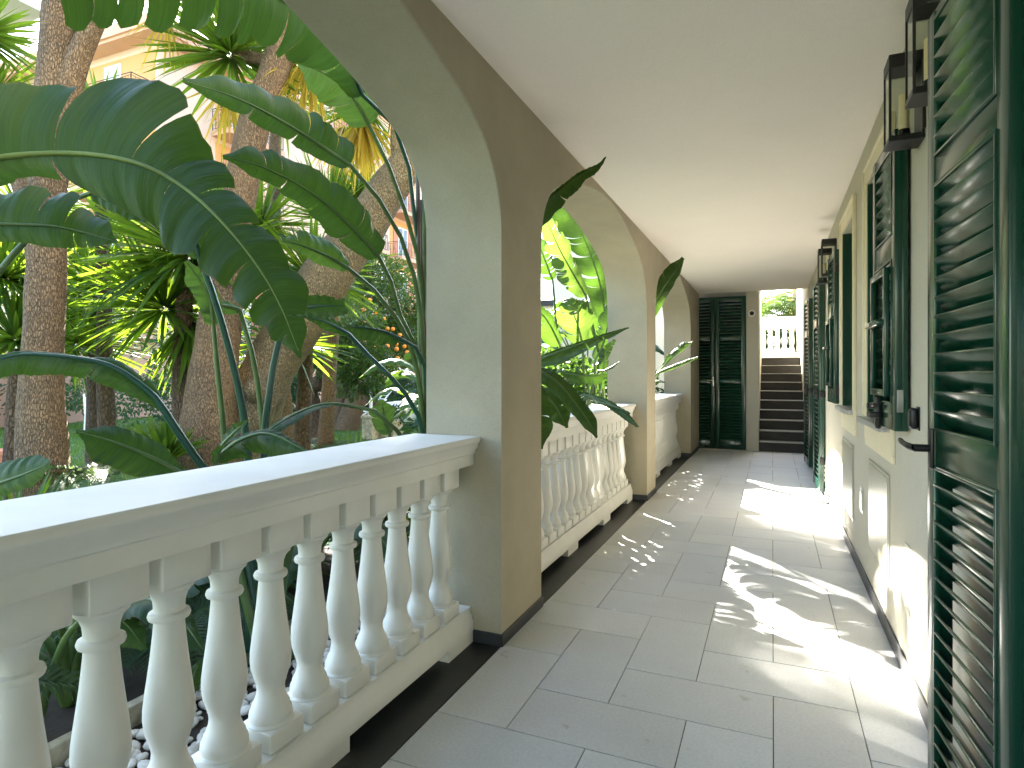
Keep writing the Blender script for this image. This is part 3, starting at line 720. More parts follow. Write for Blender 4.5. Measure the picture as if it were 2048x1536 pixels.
leaf(c2, [(427,650,2.7),(420,600,2.68),(400,560,2.66),(372,522,2.62)], [16,24,26,6], [16,22,20,5], [(470,1300,2.8),(450,900,2.75),(435,740,2.72)], seed=15, tears=1, mat='banana_pale')
leaf(c2, [(480,620,2.75),(455,612,2.72),(425,610,2.7),(405,625,2.68)], [14,18,16,4], [8,12,10,3], [(560,1300,2.85),(520,800,2.8)], seed=16, tears=0, mat='banana_pale')
leaf(c2, [(328,820,2.3),(300,785,2.27),(233,737,2.22),(167,718,2.18),(60,708,2.12),(0,718,2.08),(-70,740,2.05)], [12,34,46,44,46,40,10], [6,24,24,8,10,12,4], [(520,1300,2.6),(470,1030,2.5),(400,927,2.4),(360,870,2.35)], seed=17, tears=1, tearL=[.42], pmat='petiole_teal', pr=(.02,.014), vfold=.3, droop=.3)
leaf(c2, [(365,948,2.25),(310,918,2.2),(230,885,2.12),(152,862,2.05)], [14,52,52,6], [14,40,36,5], [(520,1300,2.5),(430,1000,2.35)], seed=18, tears=0, droop=.12, mat='banana')
leaf(c2, [(-80,1010,1.95),(-20,975,1.95),(45,950,1.95),(100,926,1.95)], [40,56,48,14], [20,26,30,10], [(-300,1400,2.1),(-180,1100,2.0)], seed=19, tears=0, mat='banana_pale')
leaf(c2, [(428,935,2.4),(442,895,2.38),(468,865,2.36),(494,842,2.34)], [10,22,18,4], [10,20,16,4], [(520,1300,2.6),(450,1030,2.45)], seed=20, tears=0, nh=(.8,.3,.6))
leaf(c2, [(430,918,2.5),(480,880,2.47),(540,868,2.44),(618,905,2.4)], [6,12,14,4], [18,52,60,8], [(520,1300,2.7),(450,1030,2.55)], seed=21, tears=1, droop=.35)
leaf(c2, [(185,385,2.5),(215,395,2.5),(255,415,2.5),(290,445,2.5)], [24,26,22,5], [18,24,20,4], [(-300,1300,2.3),(-100,700,2.4),(100,430,2.5)], seed=22, tears=0)
# low leaves seen between the balusters
leaf(c2, [(-30,1190,2.0),(20,1185,2.0),(70,1195,2.0),(125,1205,2.0)], [30,50,44,8], [20,34,30,6], [(-200,1500,2.0),(-80,1260,2.0)], seed=23, tears=0)
leaf(c2, [(170,1230,2.3),(215,1225,2.3),(255,1250,2.3),(290,1300,2.3)], [16,30,26,6], [20,40,34,6], [(60,1500,2.3),(120,1300,2.3)], seed=24, tears=1, mat='banana_pale')
leaf(c2, [(375,1400,2.5),(385,1360,2.5),(400,1320,2.5)], [10,18,5], [12,20,5], [(360,1500,2.5),(368,1440,2.5)], seed=25, tears=0)

# ---- clump in the second bay, leaning in over the balustrade
c3 = thing('bird_of_paradise_plant', 'giant bird of paradise in the second arch with leaves leaning indoors over the balustrade', 'plant', (-1.95, 3.9, -.14), 'giant bird of paradise plants')
leaf(c3, [(1052,470,3.75),(1082,418,3.7),(1122,382,3.6),(1162,350,3.5),(1196,332,3.42),(1212,313,3.4)], [8,10,10,9,7,2], [16,32,28,20,12,2], [(980,1100,3.9),(1000,700,3.9),(1030,540,3.8)], seed=31, tears=1, vfold=.5, droop=.1, label='dark leaf curling up to a dry tip under the ceiling')
leaf(c3, [(1050,728,3.65),(1085,745,3.6),(1120,770,3.55),(1155,812,3.5),(1180,848,3.45),(1194,876,3.42)], [8,18,20,20,20,3], [14,22,22,20,16,3], [(985,1150,3.9),(1000,850,3.85),(1020,745,3.75)], seed=32, tears=1, droop=.3, label='dark leaf drooping over the handrail')
leaf(c3, [(1070,775,3.85),(1090,790,3.8),(1112,815,3.78),(1134,856,3.75)], [14,26,26,4], [14,26,24,3], [(990,1150,3.95),(1030,820,3.9)], seed=33, tears=1, droop=.2)
leaf(c3, [(1045,745,3.5),(1066,780,3.45),(1078,830,3.42),(1080,898,3.4)], [12,24,28,6], [12,24,26,5], [(985,1150,3.9),(1010,820,3.7)], seed=34, tears=2, tearL=[.6], tearR=[.6], droop=.15)
leaf(c3, [(1068,722,4.3),(1110,706,4.2),(1158,688,4.1),(1210,671,4.0),(1258,655,3.9)], [20,26,20,9,2], [6,8,6,5,2], [(1000,1100,4.3),(1020,800,4.35)], seed=35, tears=3, nh=(.1,1,.5), vfold=.5, label='narrow leaf reaching right past the pillar with a lit tip')
leaf(c3, [(1168,790,4.5),(1210,803,4.4),(1245,826,4.25),(1277,855,4.1)], [5,8,8,3], [5,9,8,3], [(1050,1100,4.6),(1080,850,4.6)], seed=36, tears=0, vfold=.5)
leaf(c3, [(1200,805,4.4),(1230,814,4.3),(1261,827,4.2)], [3,4,2], [3,4,2], [(1110,900,4.6),(1170,800,4.5)], seed=37, tears=0, vfold=.4)
leaf(c3, [(1120,742,4.7),(1160,750,4.65),(1190,752,4.6),(1214,748,4.55)], [10,18,20,6], [4,8,8,3], [(1040,1100,4.7),(1070,800,4.7)], seed=38, tears=1, nh=(0,1,.6))
leaf(c3, [(1208,742,4.7),(1225,733,4.6),(1237,724,4.5)], [2,4,2], [2,4,2], [(1120,1000,4.8),(1190,760,4.75)], seed=39, tears=0)
# ---- sunlit clump farther out in the second bay
c4 = thing('bird_of_paradise_plant', 'sunlit yellow-green giant bird of paradise beyond the second balustrade', 'plant', (-2.9, 6.6, -.14), 'giant bird of paradise plants')
lf4 = [
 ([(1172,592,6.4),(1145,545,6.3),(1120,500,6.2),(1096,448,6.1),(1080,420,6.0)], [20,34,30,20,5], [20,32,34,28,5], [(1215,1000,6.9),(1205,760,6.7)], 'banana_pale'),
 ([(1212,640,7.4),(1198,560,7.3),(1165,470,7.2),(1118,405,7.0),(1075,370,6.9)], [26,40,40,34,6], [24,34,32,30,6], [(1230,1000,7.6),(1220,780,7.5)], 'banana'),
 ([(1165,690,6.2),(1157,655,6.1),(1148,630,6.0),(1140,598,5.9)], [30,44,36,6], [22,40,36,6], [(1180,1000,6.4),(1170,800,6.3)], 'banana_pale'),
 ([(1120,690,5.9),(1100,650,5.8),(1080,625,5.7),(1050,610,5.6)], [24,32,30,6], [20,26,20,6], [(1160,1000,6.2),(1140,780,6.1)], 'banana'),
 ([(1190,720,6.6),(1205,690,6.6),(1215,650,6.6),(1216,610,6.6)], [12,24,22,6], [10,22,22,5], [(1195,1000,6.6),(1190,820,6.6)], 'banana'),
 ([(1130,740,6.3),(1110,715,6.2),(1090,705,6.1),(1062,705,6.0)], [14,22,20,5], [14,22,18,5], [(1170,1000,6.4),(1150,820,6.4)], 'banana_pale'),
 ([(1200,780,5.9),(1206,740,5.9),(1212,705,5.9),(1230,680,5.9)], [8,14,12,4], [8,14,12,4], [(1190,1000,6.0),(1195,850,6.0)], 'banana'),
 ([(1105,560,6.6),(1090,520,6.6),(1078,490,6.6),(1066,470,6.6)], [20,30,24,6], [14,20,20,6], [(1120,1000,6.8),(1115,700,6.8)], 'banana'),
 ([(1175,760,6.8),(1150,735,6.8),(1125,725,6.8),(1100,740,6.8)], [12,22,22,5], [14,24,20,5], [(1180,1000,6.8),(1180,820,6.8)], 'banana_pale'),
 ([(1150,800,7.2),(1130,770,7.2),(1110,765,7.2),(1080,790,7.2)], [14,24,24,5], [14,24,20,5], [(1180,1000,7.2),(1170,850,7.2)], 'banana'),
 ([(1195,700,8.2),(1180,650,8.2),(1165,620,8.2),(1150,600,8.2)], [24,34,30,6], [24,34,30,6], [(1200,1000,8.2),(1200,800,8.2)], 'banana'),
]
for k, (m, l, r, p, mt) in enumerate(lf4): leaf(c4, m, l, r, p, mat=mt, seed=50+k, tears=8, droop=.3, slant=.4, gap=.8, pr=(.022,.012), nh=None if k % 3 else tuple(Vector((.9,-1,.35))))
# ---- third bay
c5 = thing('bird_of_paradise_plant', 'dark giant bird of paradise peeping round the second pillar into the farthest arch', 'plant', (-1.9, 7.0, -.14), 'giant bird of paradise plants')
leaf(c5, [(1300,640,7.2),(1318,592,7.0),(1338,560,6.85),(1356,535,6.75),(1367,516,6.7)], [12,18,24,20,6], [8,14,16,12,3], [(1282,1000,7.3),(1288,760,7.3)], seed=71, tearR=[], tearL=[.62], droop=.12, label='broad green leaf lifting towards the ceiling')
leaf(c5, [(1322,738,7.3),(1342,716,7.2),(1362,700,7.1),(1386,683,7.0)], [6,13,14,2], [2,3,3,1], [(1285,1000,7.5),(1300,800,7.4)], seed=72, tears=4)
leaf(c5, [(1315,745,7.1),(1345,733,7.0),(1370,724,6.9),(1396,714,6.8)], [3,4,4,2], [4,5,4,2], [(1285,1000,7.3),(1295,800,7.2)], seed=73, tears=0, vfold=.6)
leaf(c5, [(1295,768,7.1),(1315,762,7.0),(1330,765,6.9)], [3,4,2], [3,5,2], [(1285,1000,7.3)], seed=74, tears=0)

# ---- procedural broad-leaf plants to fill the beds (each stands in the bed on its own)
def fill_plant(x, y, n, h, label, seed, mat='banana', spread=.6, L=.8, toward=None):
    rd = random.Random(seed)
    t = thing('bird_of_paradise_plant', label, 'plant', (x, y, -.14), 'giant bird of paradise plants')
    for k in range(n):
        a = 2*math.pi*k/n+rd.uniform(-.4, .4) if toward is None else toward+rd.uniform(-1.1, 1.1)
        hh = h*rd.uniform(.55, 1.0); r1 = spread*rd.uniform(.3, .8); l = L*rd.uniform(.7, 1.15)
        d = Vector((math.cos(a), math.sin(a), 0)); b0 = Vector((x, y, -.14)); p1 = b0+d*r1*.3+UP*hh*.6; p2 = b0+d*r1+UP*hh
        mid = [p2, p2+d*l*.35+UP*l*.22, p2+d*l*.72+UP*l*.16, p2+d*l*1.05-UP*l*.10]
        w_ = l*.21
        leaf(t, mid, [w_*.6, w_, w_, w_*.7, .01], [w_*.6, w_, w_, w_*.7, .01], [b0, p1], px=False, mat=mat, seed=seed*31+k, tears=rd.randint(1, 6), droop=.3, nh=(d.x*-.3, d.y*-.3, 1), pr=(.022, .012), n=26, kw=4)
    return t
fill_plant(-2.7, 1.6, 7, .55, 'low broad-leaved plant in the bed behind the first balusters', 81, spread=.5, L=.55)
fill_plant(-2.6, 2.9, 7, .6, 'low broad-leaved plant at the foot of the stalks by the first pillar', 82, spread=.45, L=.5)
fill_plant(-3.6, 9.0, 9, 2.4, 'tall broad-leaved plant at the back of the second arch view', 83, 'banana_pale', .8, 1.1)
fill_plant(-2.4, 8.3, 8, 1.5, 'mid-height broad-leaved plant beyond the second pillar', 84, 'banana', .7, .8)
fill_plant(-4.2, 7.4, 9, 1.7, 'broad-leaved plant on the lawn side of the second arch', 85, 'banana_pale', .8, .9)
fill_plant(-2.6, 5.2, 8, 1.0, 'shadowed broad-leaved plant behind the second balustrade', 86, 'banana', .5, .6)
fill_plant(-3.2, 11.0, 8, 2.8, 'farthest tall broad-leaved plant near the garden wall', 87, 'banana', .8, 1.1)

# ---- spiky crowns and trees
def crown_mesh(c, rad, n, seed, up=Vector((0, 0, 1)), spread=1.0, w_=.035, hang=0, mb=None):
    rd = random.Random(seed); b = mb or MB(); c = Vector(c)
    for k in range(n):
        # direction over a sphere, weighted off the down side
        z = rd.uniform(-.45, 1.0) if not hang else rd.uniform(-1, -.5); ph = rd.uniform(0, 2*math.pi); q = math.sqrt(max(0, 1-z*z))
        d = Vector((q*math.cos(ph), q*math.sin(ph), z))
        if spread != 1: d = (d+up*(1-spread)*2).normalized()
        L = rad*rd.uniform(.75, 1.12); s = d.cross(UP); s = s.normalized() if s.length > .05 else Vector((1, 0, 0))
        a = rd.uniform(-.9, .9); s = (s*math.cos(a)+d.cross(s)*math.sin(a)).normalized(); nn = s.cross(d).normalized()
        w0 = w_*rd.uniform(.7, 1.15); dr = rd.uniform(.05, .35)*L*(1.2-z)*.6
        p0 = c+d*rad*.06; vs = []; uv = []
        for i, (t, ww) in enumerate(((0, .55), (.25, .95), (.55, 1), (.82, .6), (1, .03))):
            p = p0+d*L*t-UP*dr*t*t
            vs += [p-s*w0*ww*.5+nn*w0*.16*ww, p, p+s*w0*ww*.5+nn*w0*.16*ww]; uv += [(0, t*3), (.5, t*3), (1, t*3)]
        fs = []
        for i in range(4):
            o = i*3; fs += [(o, o+1, o+4, o+3), (o+1, o+2, o+5, o+4)]
        b.add(vs, fs, uv)
    return b
def trunk_part(pts, rs, mat, parent, n=18, seg=26, jit=.12):
    p = crom(pts, seg); rr = [lerpl(rs, i/(seg-1)) for i in range(seg)]
    return MB().tube(p, rr, n, jit=jit).build('trunk', M[mat], parent, smooth=True)
def crown(parent, px, py, d, rpx, n, seed, mat='yucca', **k):
    return crown_mesh(P(px, py, d), rpx*d/FPX, n, seed, **k).build('crown', M[mat], parent, smooth=False)

# left tree
t1 = thing('yucca_tree', 'forked corky-barked giant yucca at the far left of the near arch', 'tree', P(82, 1090, 5.0), 'giant yuccas')
trunk_part([P(82,1100,5.0),P(84,960,5.0),P(84,760,5.0),P(92,560,5.0),P(96,400,5.0),P(104,260,5.0),P(112,110,5.0),P(122,0,5.0),P(132,-160,5.0),P(120,-300,5)], [.25,.19,.160,.142,.135,.135,.128,.122,.115,.11], 'bark', t1)
trunk_part([P(112,330,5.02),P(128,230,5.0),P(152,130,5.0),P(190,40,5.0),P(225,-40,4.95),P(260,-160,4.9)], [.09,.10,.09,.08,.078,.075], 'bark', t1)
crown(t1, 120, -330, 5, 260, 150, 1); crown(t1, 270, -200, 4.9, 220, 150, 2)
crown(t1, -45, 70, 5.6, 120, 110, 3, 'yucca', w_=.045); trunk_part([P(80,560,5.05),P(30,330,5.3),P(-40,110,5.6)], [.07,.06,.05], 'bark', t1, 10, 12)
crown(t1, -10, 190, 5.8, 110, 110, 4)
# second tree
t2 = thing('yucca_tree', 'giant yucca with a flared grey-brown trunk rising behind the big torn leaf', 'tree', P(412, 1040, 6.0), 'giant yuccas')
trunk_part([P(405,1060,6.0),P(412,930,6.0),P(424,780,6.0),P(440,640,6.0),P(466,470,6.0),P(486,350,6.0),P(512,240,6.0),P(545,150,6.0),P(575,60,6.0),P(590,-60,6)], [.46,.30,.245,.21,.165,.155,.15,.135,.14,.13], 'bark', t2)
trunk_part([P(560,140,6.0),P(520,118,6.1),P(470,112,6.2)], [.07,.06,.05], 'bark', t2, 10, 8)
crown(t2, 462, 112, 6.25, 160, 170, 5, w_=.045)
crown(t2, 455, 170, 6.25, 115, 34, 6, 'yuccay', hang=1, w_=.03)
crown(t2, 335, 30, 6.0, 90, 26, 66, 'yuccay', hang=1, w_=.025); crown(t2, 345, -40, 6.0, 90, 60, 67)
crown(t2, 600, -40, 6, 240, 160, 7); crown(t2, 622, 110, 6.3, 130, 60, 8, 'yuccay', hang=1, w_=.03); crown(t2, 620, 90, 6.3, 130, 90, 9)
# third leaning tree
t3 = thing('leaning_tree', 'massive leaning trunk with a burl, slanting up to the right through the near arch', 'tree', P(500, 1000, 6.6))
trunk_part([P(455,1040,6.5),P(480,930,6.5),P(495,850,6.5),P(520,780,6.5),P(550,713,6.55),P(600,640,6.6),P(660,545,6.7),P(720,465,6.8),P(780,375,6.9),P(835,300,7.0),P(900,190,7.1),P(960,60,7.2)], [.40,.33,.30,.275,.27,.285,.245,.21,.19,.185,.17,.15], 'bark2', t3, 20, 30)
trunk_part([P(800,360,6.9),P(795,320,6.9),P(792,270,6.9),P(800,180,6.9)], [.07,.065,.06,.06], 'bark2', t3, 10, 10)
bm_ = MB(); bm_.tube(crom([P(530,800,6.4),P(515,788,6.2),P(508,772,6.02)], 8), [.17,.16,.15,.14,.13,.12,.10,.06], 16, jit=.2); bm_.build('burl', M['bark2'], t3, smooth=True)
trunk_part([P(462,1000,6.3),P(485,880,6.25),P(515,800,6.3),P(545,720,6.45)], [.26,.24,.20,.14], 'bark2', t3, 16, 16)
crown(t3, 800, 150, 6.9, 170, 120, 10); crown(t3, 960, 20, 7.2, 260, 190, 11)
crown(t3, 728, 215, 7.3, 120, 110, 12, 'yucca', w_=.04); crown(t3, 725, 240, 7.3, 100, 90, 13, 'yuccay', hang=1, w_=.035)
# slim-stemmed yuccas
t4 = thing('yucca_tree', 'slim pale-stemmed yucca between the two big trunks', 'tree', P(560, 900, 8.5), 'giant yuccas')
trunk_part([P(575,900,8.5),P(560,640,8.5),P(548,480,8.5),P(552,380,8.5),P(548,300,8.5),P(560,200,8.5)], [.11,.09,.08,.075,.07,.07], 'bark', t4, 12)
crown(t4, 565, 190, 8.5, 140, 120, 14); crown(t4, 520, 455, 7.4, 125, 150, 15); crown(t4, 450, 420, 7.8, 110, 90, 16)
t5 = thing('yucca_tree', 'slim straight yucca stem against the balconies', 'tree', P(660, 900, 9.0), 'giant yuccas')
trunk_part([P(650,900,9),P(668,600,9),P(678,420,9),P(680,330,9),P(686,260,9)], [.12,.10,.09,.09,.08], 'bark', t5, 12)
crown(t5, 655, 440, 8.6, 130, 150, 17, spread=.7); crown(t5, 690, 250, 9, 100, 60, 18, 'yuccay', hang=1)
crown(t5, 715, 400, 8.8, 95, 70, 19, spread=.6)
# dense spiky shrubs
t6 = thing('yucca_shrub', 'dense dark spiky yucca shrub left of the flared trunk', 'shrub', P(360, 900, 6.4), 'yucca shrubs')
trunk_part([P(370,980,6.5),P(366,700,6.4),P(372,520,6.3)], [.13,.10,.07], 'barkdark', t6, 10, 10)
crown(t6, 375, 515, 6.3, 205, 300, 20, w_=.05); crown(t6, 330, 620, 6.4, 170, 200, 21, w_=.045); crown(t6, 385, 640, 6.5, 140, 90, 210, w_=.05, hang=1)
t7 = thing('yucca_shrub', 'bright backlit spiky yucca right of the left trunk', 'shrub', P(190, 900, 8), 'yucca shrubs')
trunk_part([P(190,950,8),P(190,700,8),P(195,590,8)], [.12,.09,.06], 'barkdark', t7, 10, 10)
crown(t7, 195, 590, 8, 165, 230, 22, w_=.05); crown(t7, 150, 690, 7.6, 150, 150, 23, w_=.05); crown(t7, 215, 470, 8.2, 150, 150, 230)
t8 = thing('yucca_shrub', 'dark spiky yucca crowded behind the left trunk', 'shrub', P(20, 900, 6.2), 'yucca shrubs')
trunk_part([P(28,1000,6.3),P(30,850,6.2),P(40,700,6.1)], [.12,.09,.07], 'barkdark', t8, 10, 10)
crown(t8, 10, 560, 6.2, 170, 230, 24, w_=.05); crown(t8, 30, 680, 6.1, 140, 160, 25, w_=.05); crown(t8, 40, 420, 6.4, 150, 140, 26)
t9 = thing('yucca_shrub', 'small spiky yucca rosette at the base of the flared trunk', 'shrub', P(325, 960, 5.4), 'yucca shrubs')
crown(t9, 325, 930, 5.4, 95, 70, 27, spread=.55, w_=.06)
t10 = thing('yucca_shrub', 'bright spiky yucca poking out right of the leaning trunk', 'shrub', P(610, 900, 7.4), 'yucca shrubs')
trunk_part([P(600,950,7.6),P(610,760,7.5),P(615,600,7.4)], [.12,.09,.07], 'barkdark', t10, 10, 10)
crown(t10, 622, 560, 7.4, 140, 170, 28, w_=.05); crown(t10, 580, 690, 7.4, 125, 120, 29, w_=.05)
t11 = thing('yucca_shrub', 'spiky yucca in front of the peach building corner above the big leaf', 'shrub', P(200, 900, 7.0), 'yucca shrubs')
trunk_part([P(215,950,7),P(205,500,7),P(200,300,7)], [.10,.08,.06], 'barkdark', t11, 10, 12)
crown(t11, 200, 245, 7.0, 105, 100, 30, w_=.045)
t12 = thing('yucca_shrub', 'spiky yucca behind the low stalks in the baluster gaps', 'shrub', P(520, 1150, 4.2), 'yucca shrubs')
crown(t12, 480, 1110, 3.9, 170, 160, 31, w_=.035); crown(t12, 320, 1130, 3.6, 190, 170, 32, w_=.035)
t13 = thing('yucca_shrub', 'spiky yucca low behind the last balusters of the first bay', 'shrub', P(700, 1100, 4.6), 'yucca shrubs')
crown(t13, 700, 1020, 4.4, 150, 170, 33, w_=.035); crown(t13, 790, 1060, 4.6, 120, 130, 34, w_=.03)
t14 = thing('yucca_shrub', 'spiky yucca low at the far left behind the balusters', 'shrub', P(120, 1300, 3.4), 'yucca shrubs')
crown(t14, 150, 1180, 3.4, 200, 170, 35, w_=.035); crown(t14, 20, 1120, 3.6, 180, 150, 36, w_=.035)

# ---- leafy (citrus, hedge) foliage
def foliage(blobs, n, size, seed, mb=None):
    """leaf-sized faces through the volume of several blobs (centre, radii)"""
    rd = random.Random(seed); b = mb or MB()
    tot = sum(bl[1][0]*bl[1][1]*bl[1][2] for bl in blobs)
    for c, r in blobs:
        m = int(n*r[0]*r[1]*r[2]/tot)
        for _ in range(m):
            v = Vector((rd.gauss(0, 1), rd.gauss(0, 1), rd.gauss(0, 1))).normalized()*rd.random()**.28
            p = Vector(c)+Vector((v[0]*r[0], v[1]*r[1], v[2]*r[2]))
            if noise.noise(p*2.3+Vector((seed, 0, 0))) < -.22: continue
            d = (v+Vector((rd.uniform(-1, 1), rd.uniform(-1, 1), rd.uniform(-1.2, .5)))).normalized()
            s = d.orthogonal().normalized(); a = rd.uniform(0, 6.28); s = s*math.cos(a)+d.cross(s)*math.sin(a); nn = s.cross(d)
            L = size*rd.uniform(.7, 1.3); w_ = L*.42
            b.add([p, p+d*L*.5-s*w_*.5+nn*L*.06, p+d*L, p+d*L*.5+s*w_*.5+nn*L*.06], [(0, 1, 2), (0, 2, 3)], [(0, 0), (0, .5), (.5, 1), (1, .5)])
    return b
def blob(px, py, d, rx, ry, rz=None): return (P(px, py, d), (rx*d/FPX, (rz or rx)*d/FPX, ry*d/FPX))
ot = thing('orange_tree', 'dark green orange tree with a crooked trunk on the lawn', 'tree', P(625, 880, 12.5), 'orange trees')
trunk_part([P(628,885,12.5),P(628,830,12.5),P(620,780,12.5),P(645,760,12.5),P(665,715,12.5),P(690,660,12.5)], [.22,.19,.17,.16,.14,.10], 'barkdark', ot, 12)
foliage([blob(690,700,12.5,85,65), blob(650,690,12.5,55,50), blob(740,740,12.3,60,50), blob(715,760,12.0,55,40), blob(700,640,12.5,70,40)], 9500, .10, 1).build('crown', M['citrus'], ot)
ot2 = thing('orange_tree', 'taller orange tree full of ripe oranges near the first pillar', 'tree', P(755, 870, 14.5), 'orange trees')
trunk_part([P(752,868,14.5),P(748,810,14.5),P(735,770,14.5),P(750,700,14.5),P(775,640,14.5)], [.15,.13,.12,.11,.08], 'barkdark', ot2, 12)
bl2 = [blob(770,600,14.5,80,85), blob(800,680,14.3,60,60), blob(750,560,14.5,55,50), blob(740,660,14.2,50,55), blob(820,640,14.5,50,60)]
foliage(bl2, 11500, .11, 2).build('crown', M['citrus'], ot2)
om = None; rd = random.Random(5)
for (x, y) in [(727,620),(751,624),(728,645),(768,638),(756,660),(775,657),(786,658),(749,683),(761,684),(775,692),(748,695),(752,699),(793,688),(793,698),(809,693),(814,705),(795,717),(793,724),(775,727),(783,722),(746,724),(762,676),(800,670),(818,672),(690,645),(740,600),(806,720),(820,690),(770,705),(784,675)]:
    p = P(x, y, 13.3+rd.uniform(-.1, .15))
    if om is None:
        b = MB(); b.lathe([(.004, -.046), (.024, -.042), (.040, -.026), (.047, 0), (.040, .027), (.024, .041), (.004, .045)], (0, 0, 0), 12); om = b.build('orange', M['orange'], ot2, smooth=True); o = om
    else: o = om.copy(); COL.objects.link(o)
    o.location = p-Vector(ot2.location); s_ = rd.uniform(.9, 1.15); o.scale = (s_, s_, s_)
pt = thing('palm_tree', 'stout pair of grey palm trunks on the lawn behind the orange tree', 'tree', P(690, 862, 15.5))
trunk_part([P(672,866,15.5),P(674,820,15.5),P(682,740,15.5),P(684,700,15.5),P(684,560,15.5)], [.30,.26,.23,.22,.2], 'bark', pt, 14)
trunk_part([P(690,864,15.4),P(705,820,15.4),P(728,765,15.4),P(750,720,15.4)], [.32,.28,.24,.22], 'bark', pt, 14)
crown(pt, 684, 540, 15.5, 120, 120, 40, w_=.09)
h1 = foliage([blob(780,790,22,75,45), blob(840,785,22,60,50), blob(720,795,22,60,40), blob(900,790,22,60,45)], 9000, .17, 3).build('hedge', M['hedge'])
tag(h1, 'dark clipped hedge at the back of the lawn beside the pillar', 'hedge')
h2 = foliage([blob(575,800,17,50,70), blob(540,770,17,50,60), blob(600,760,18,40,60)], 5000, .14, 4).build('shrub', M['hedge']); tag(h2, 'dark bluish shrub between the leaning trunk and the orange tree', 'shrub')
h3 = foliage([blob(230,790,16,90,40), blob(150,760,17,70,60), blob(300,800,15,70,50), blob(60,790,17,80,60), blob(420,780,16,120,90)], 9000, .13, 5).build('shrub', M['hedge']); tag(h3, 'loose dark shrubs in front of the peach garden wall at left', 'shrub')
h4 = foliage([(Vector((-9, 17, 1.5)), (3.5, 1.6, 2.2)), (Vector((-5, 15, 1.2)), (2.4, 1.4, 1.6)), (Vector((-3, 17, 2.2)), (2, 1.6, 1.8))], 9000, .20, 6).build('hedge', M['hedge']); tag(h4, 'tall hedge at the end of the garden seen through the second arch', 'hedge')
h5 = foliage([(Vector((-20.5, 14+4*k, 1.6+.6*(k % 3))), (1.8, 3.0, 2.0)) for k in range(-3, 8)], 15000, .22, 7).build('hedge', M['hedge']); tag(h5, 'long dark boundary hedge below the balconied building', 'hedge')
# low planting in the bed (dark fronds)
def frond(b, base, d, L, n=26, ll=.22, up=.5, w_=.016, seed=0):
    rd = random.Random(seed); d = Vector(d).normalized(); side = d.cross(UP).normalized(); pts = []
    for i in range(n+1):
        t = i/n; pts.append(Vector(base)+d*L*t*(1-.1*t)+UP*L*(up*t-(up*.9)*t*t*1.15))
    b.tube(pts[::2], [.008*(1-.8*i/(n/2+1)) for i in range(len(pts[::2]))], 5)
    for i in range(2, n):
        t = i/n; T = (pts[i+1]-pts[i-1]).normalized(); l = ll*math.sin(math.pi*(t*.85+.12))**.7*rd.uniform(.85, 1.1)
        for s in (-1, 1):
            dd = (side*s+T*.75+UP*.25).normalized(); q = pts[i]; tip = q+dd*l-UP*l*.25; m = q+dd*l*.5+UP*l*.02
            ww = T*w_
            b.add([q-ww*.5, q+ww*.5, m+ww*.6, m-ww*.6, tip], [(0, 1, 2, 3), (3, 2, 4)], [(0, 0), (1, 0), (1, .5), (0, .5), (.5, 1)])
def palm_plant(loc, n, L, label, seed, up=.6, name='cycad', cat='palm', elev=0, ll=.22, w_=.016):
    rd = random.Random(seed); b = MB(); t = thing(name, label, cat, loc, 'low feathery palms' if name == 'cycad' else None)
    for k in range(n):
        a = 6.283*k/n+rd.uniform(-.2, .2); e = rd.uniform(.4, 1.2)
        frond(b, loc, (math.cos(a), math.sin(a), elev*e), L*rd.uniform(.75, 1.1), up=up*e, ll=ll, w_=w_, seed=seed+k)
    b.build('fronds', M['palm'], t)
    return t
palm_plant(P(195, 960, 5.2), 16, .9, 'feathery cycad on the lawn between the left trunk and the dark lower leaf', 11)
palm_plant(P(640, 905, 9.0), 18, 1.0, 'feathery cycad at the foot of the crooked orange tree', 12)
palm_plant((-2.9, .9, .1), 14, .9, 'feathery palm low behind the leftmost balusters', 13)
palm_plant((-2.75, 2.2, .0), 14, .7, 'feathery palm low in the middle of the first bay', 14)
palm_plant((-3.0, 3.3, .1), 14, .8, 'feathery palm low behind the first pillar', 15)
palm_plant((-2.5, 4.5, .1), 14, .7, 'feathery palm low behind the second balustrade', 16)
palm_plant((-.5, 17.4, 2.45), 24, 2.1, 'feathery palm on the terrace above the stairs at left', 17, .9, 'terrace_palm', 'palm', .5, .5, .035)
palm_plant((.75, 18.4, 2.5), 24, 1.9, 'feathery palm on the terrace above the stairs at right', 18, .9, 'terrace_palm', 'palm', .5, .5, .035)

# pebbles
pb = MB(); rd = random.Random(9)
ico = bmesh.new(); bmesh.ops.create_icosphere(ico, subdivisions=2, radius=1); iv = [v.co.copy() for v in ico.verts]; ic = [tuple(v.index for v in f.verts) for f in ico.faces]; ico.free()
for k in range(1500):
    y = rd.uniform(.3, 3.2); x = -1.64-.62*rd.random()**1.2
    r = rd.uniform(.012, .027); z = -.125+r*.4+rd.random()*.018
    Mx = Matrix.Translation((x, y, z)) @ Matrix.Rotation(rd.uniform(0, 6), 4, 'Z') @ Matrix.Rotation(rd.uniform(-.5, .5), 4, 'X') @ Matrix.Diagonal((r*rd.uniform(.9, 1.5), r*rd.uniform(.8, 1.1), r*rd.uniform(.55, .8), 1))
    pb.add([Mx @ (v*(1+.13*noise.noise(v*1.4+Vector((k, 0, 0))))) for v in iv], ic)
tag(pb.build('pebbles', M['pebble'], smooth=True), kind='stuff')
eb = MB(); eb.bbox((-2.34, -4, -.16), (-2.29, 6, -.04), .006); tag(eb.build('bed_edging', M['stone']), 'thin stone edging between the white pebbles and the planting bed', 'edging')
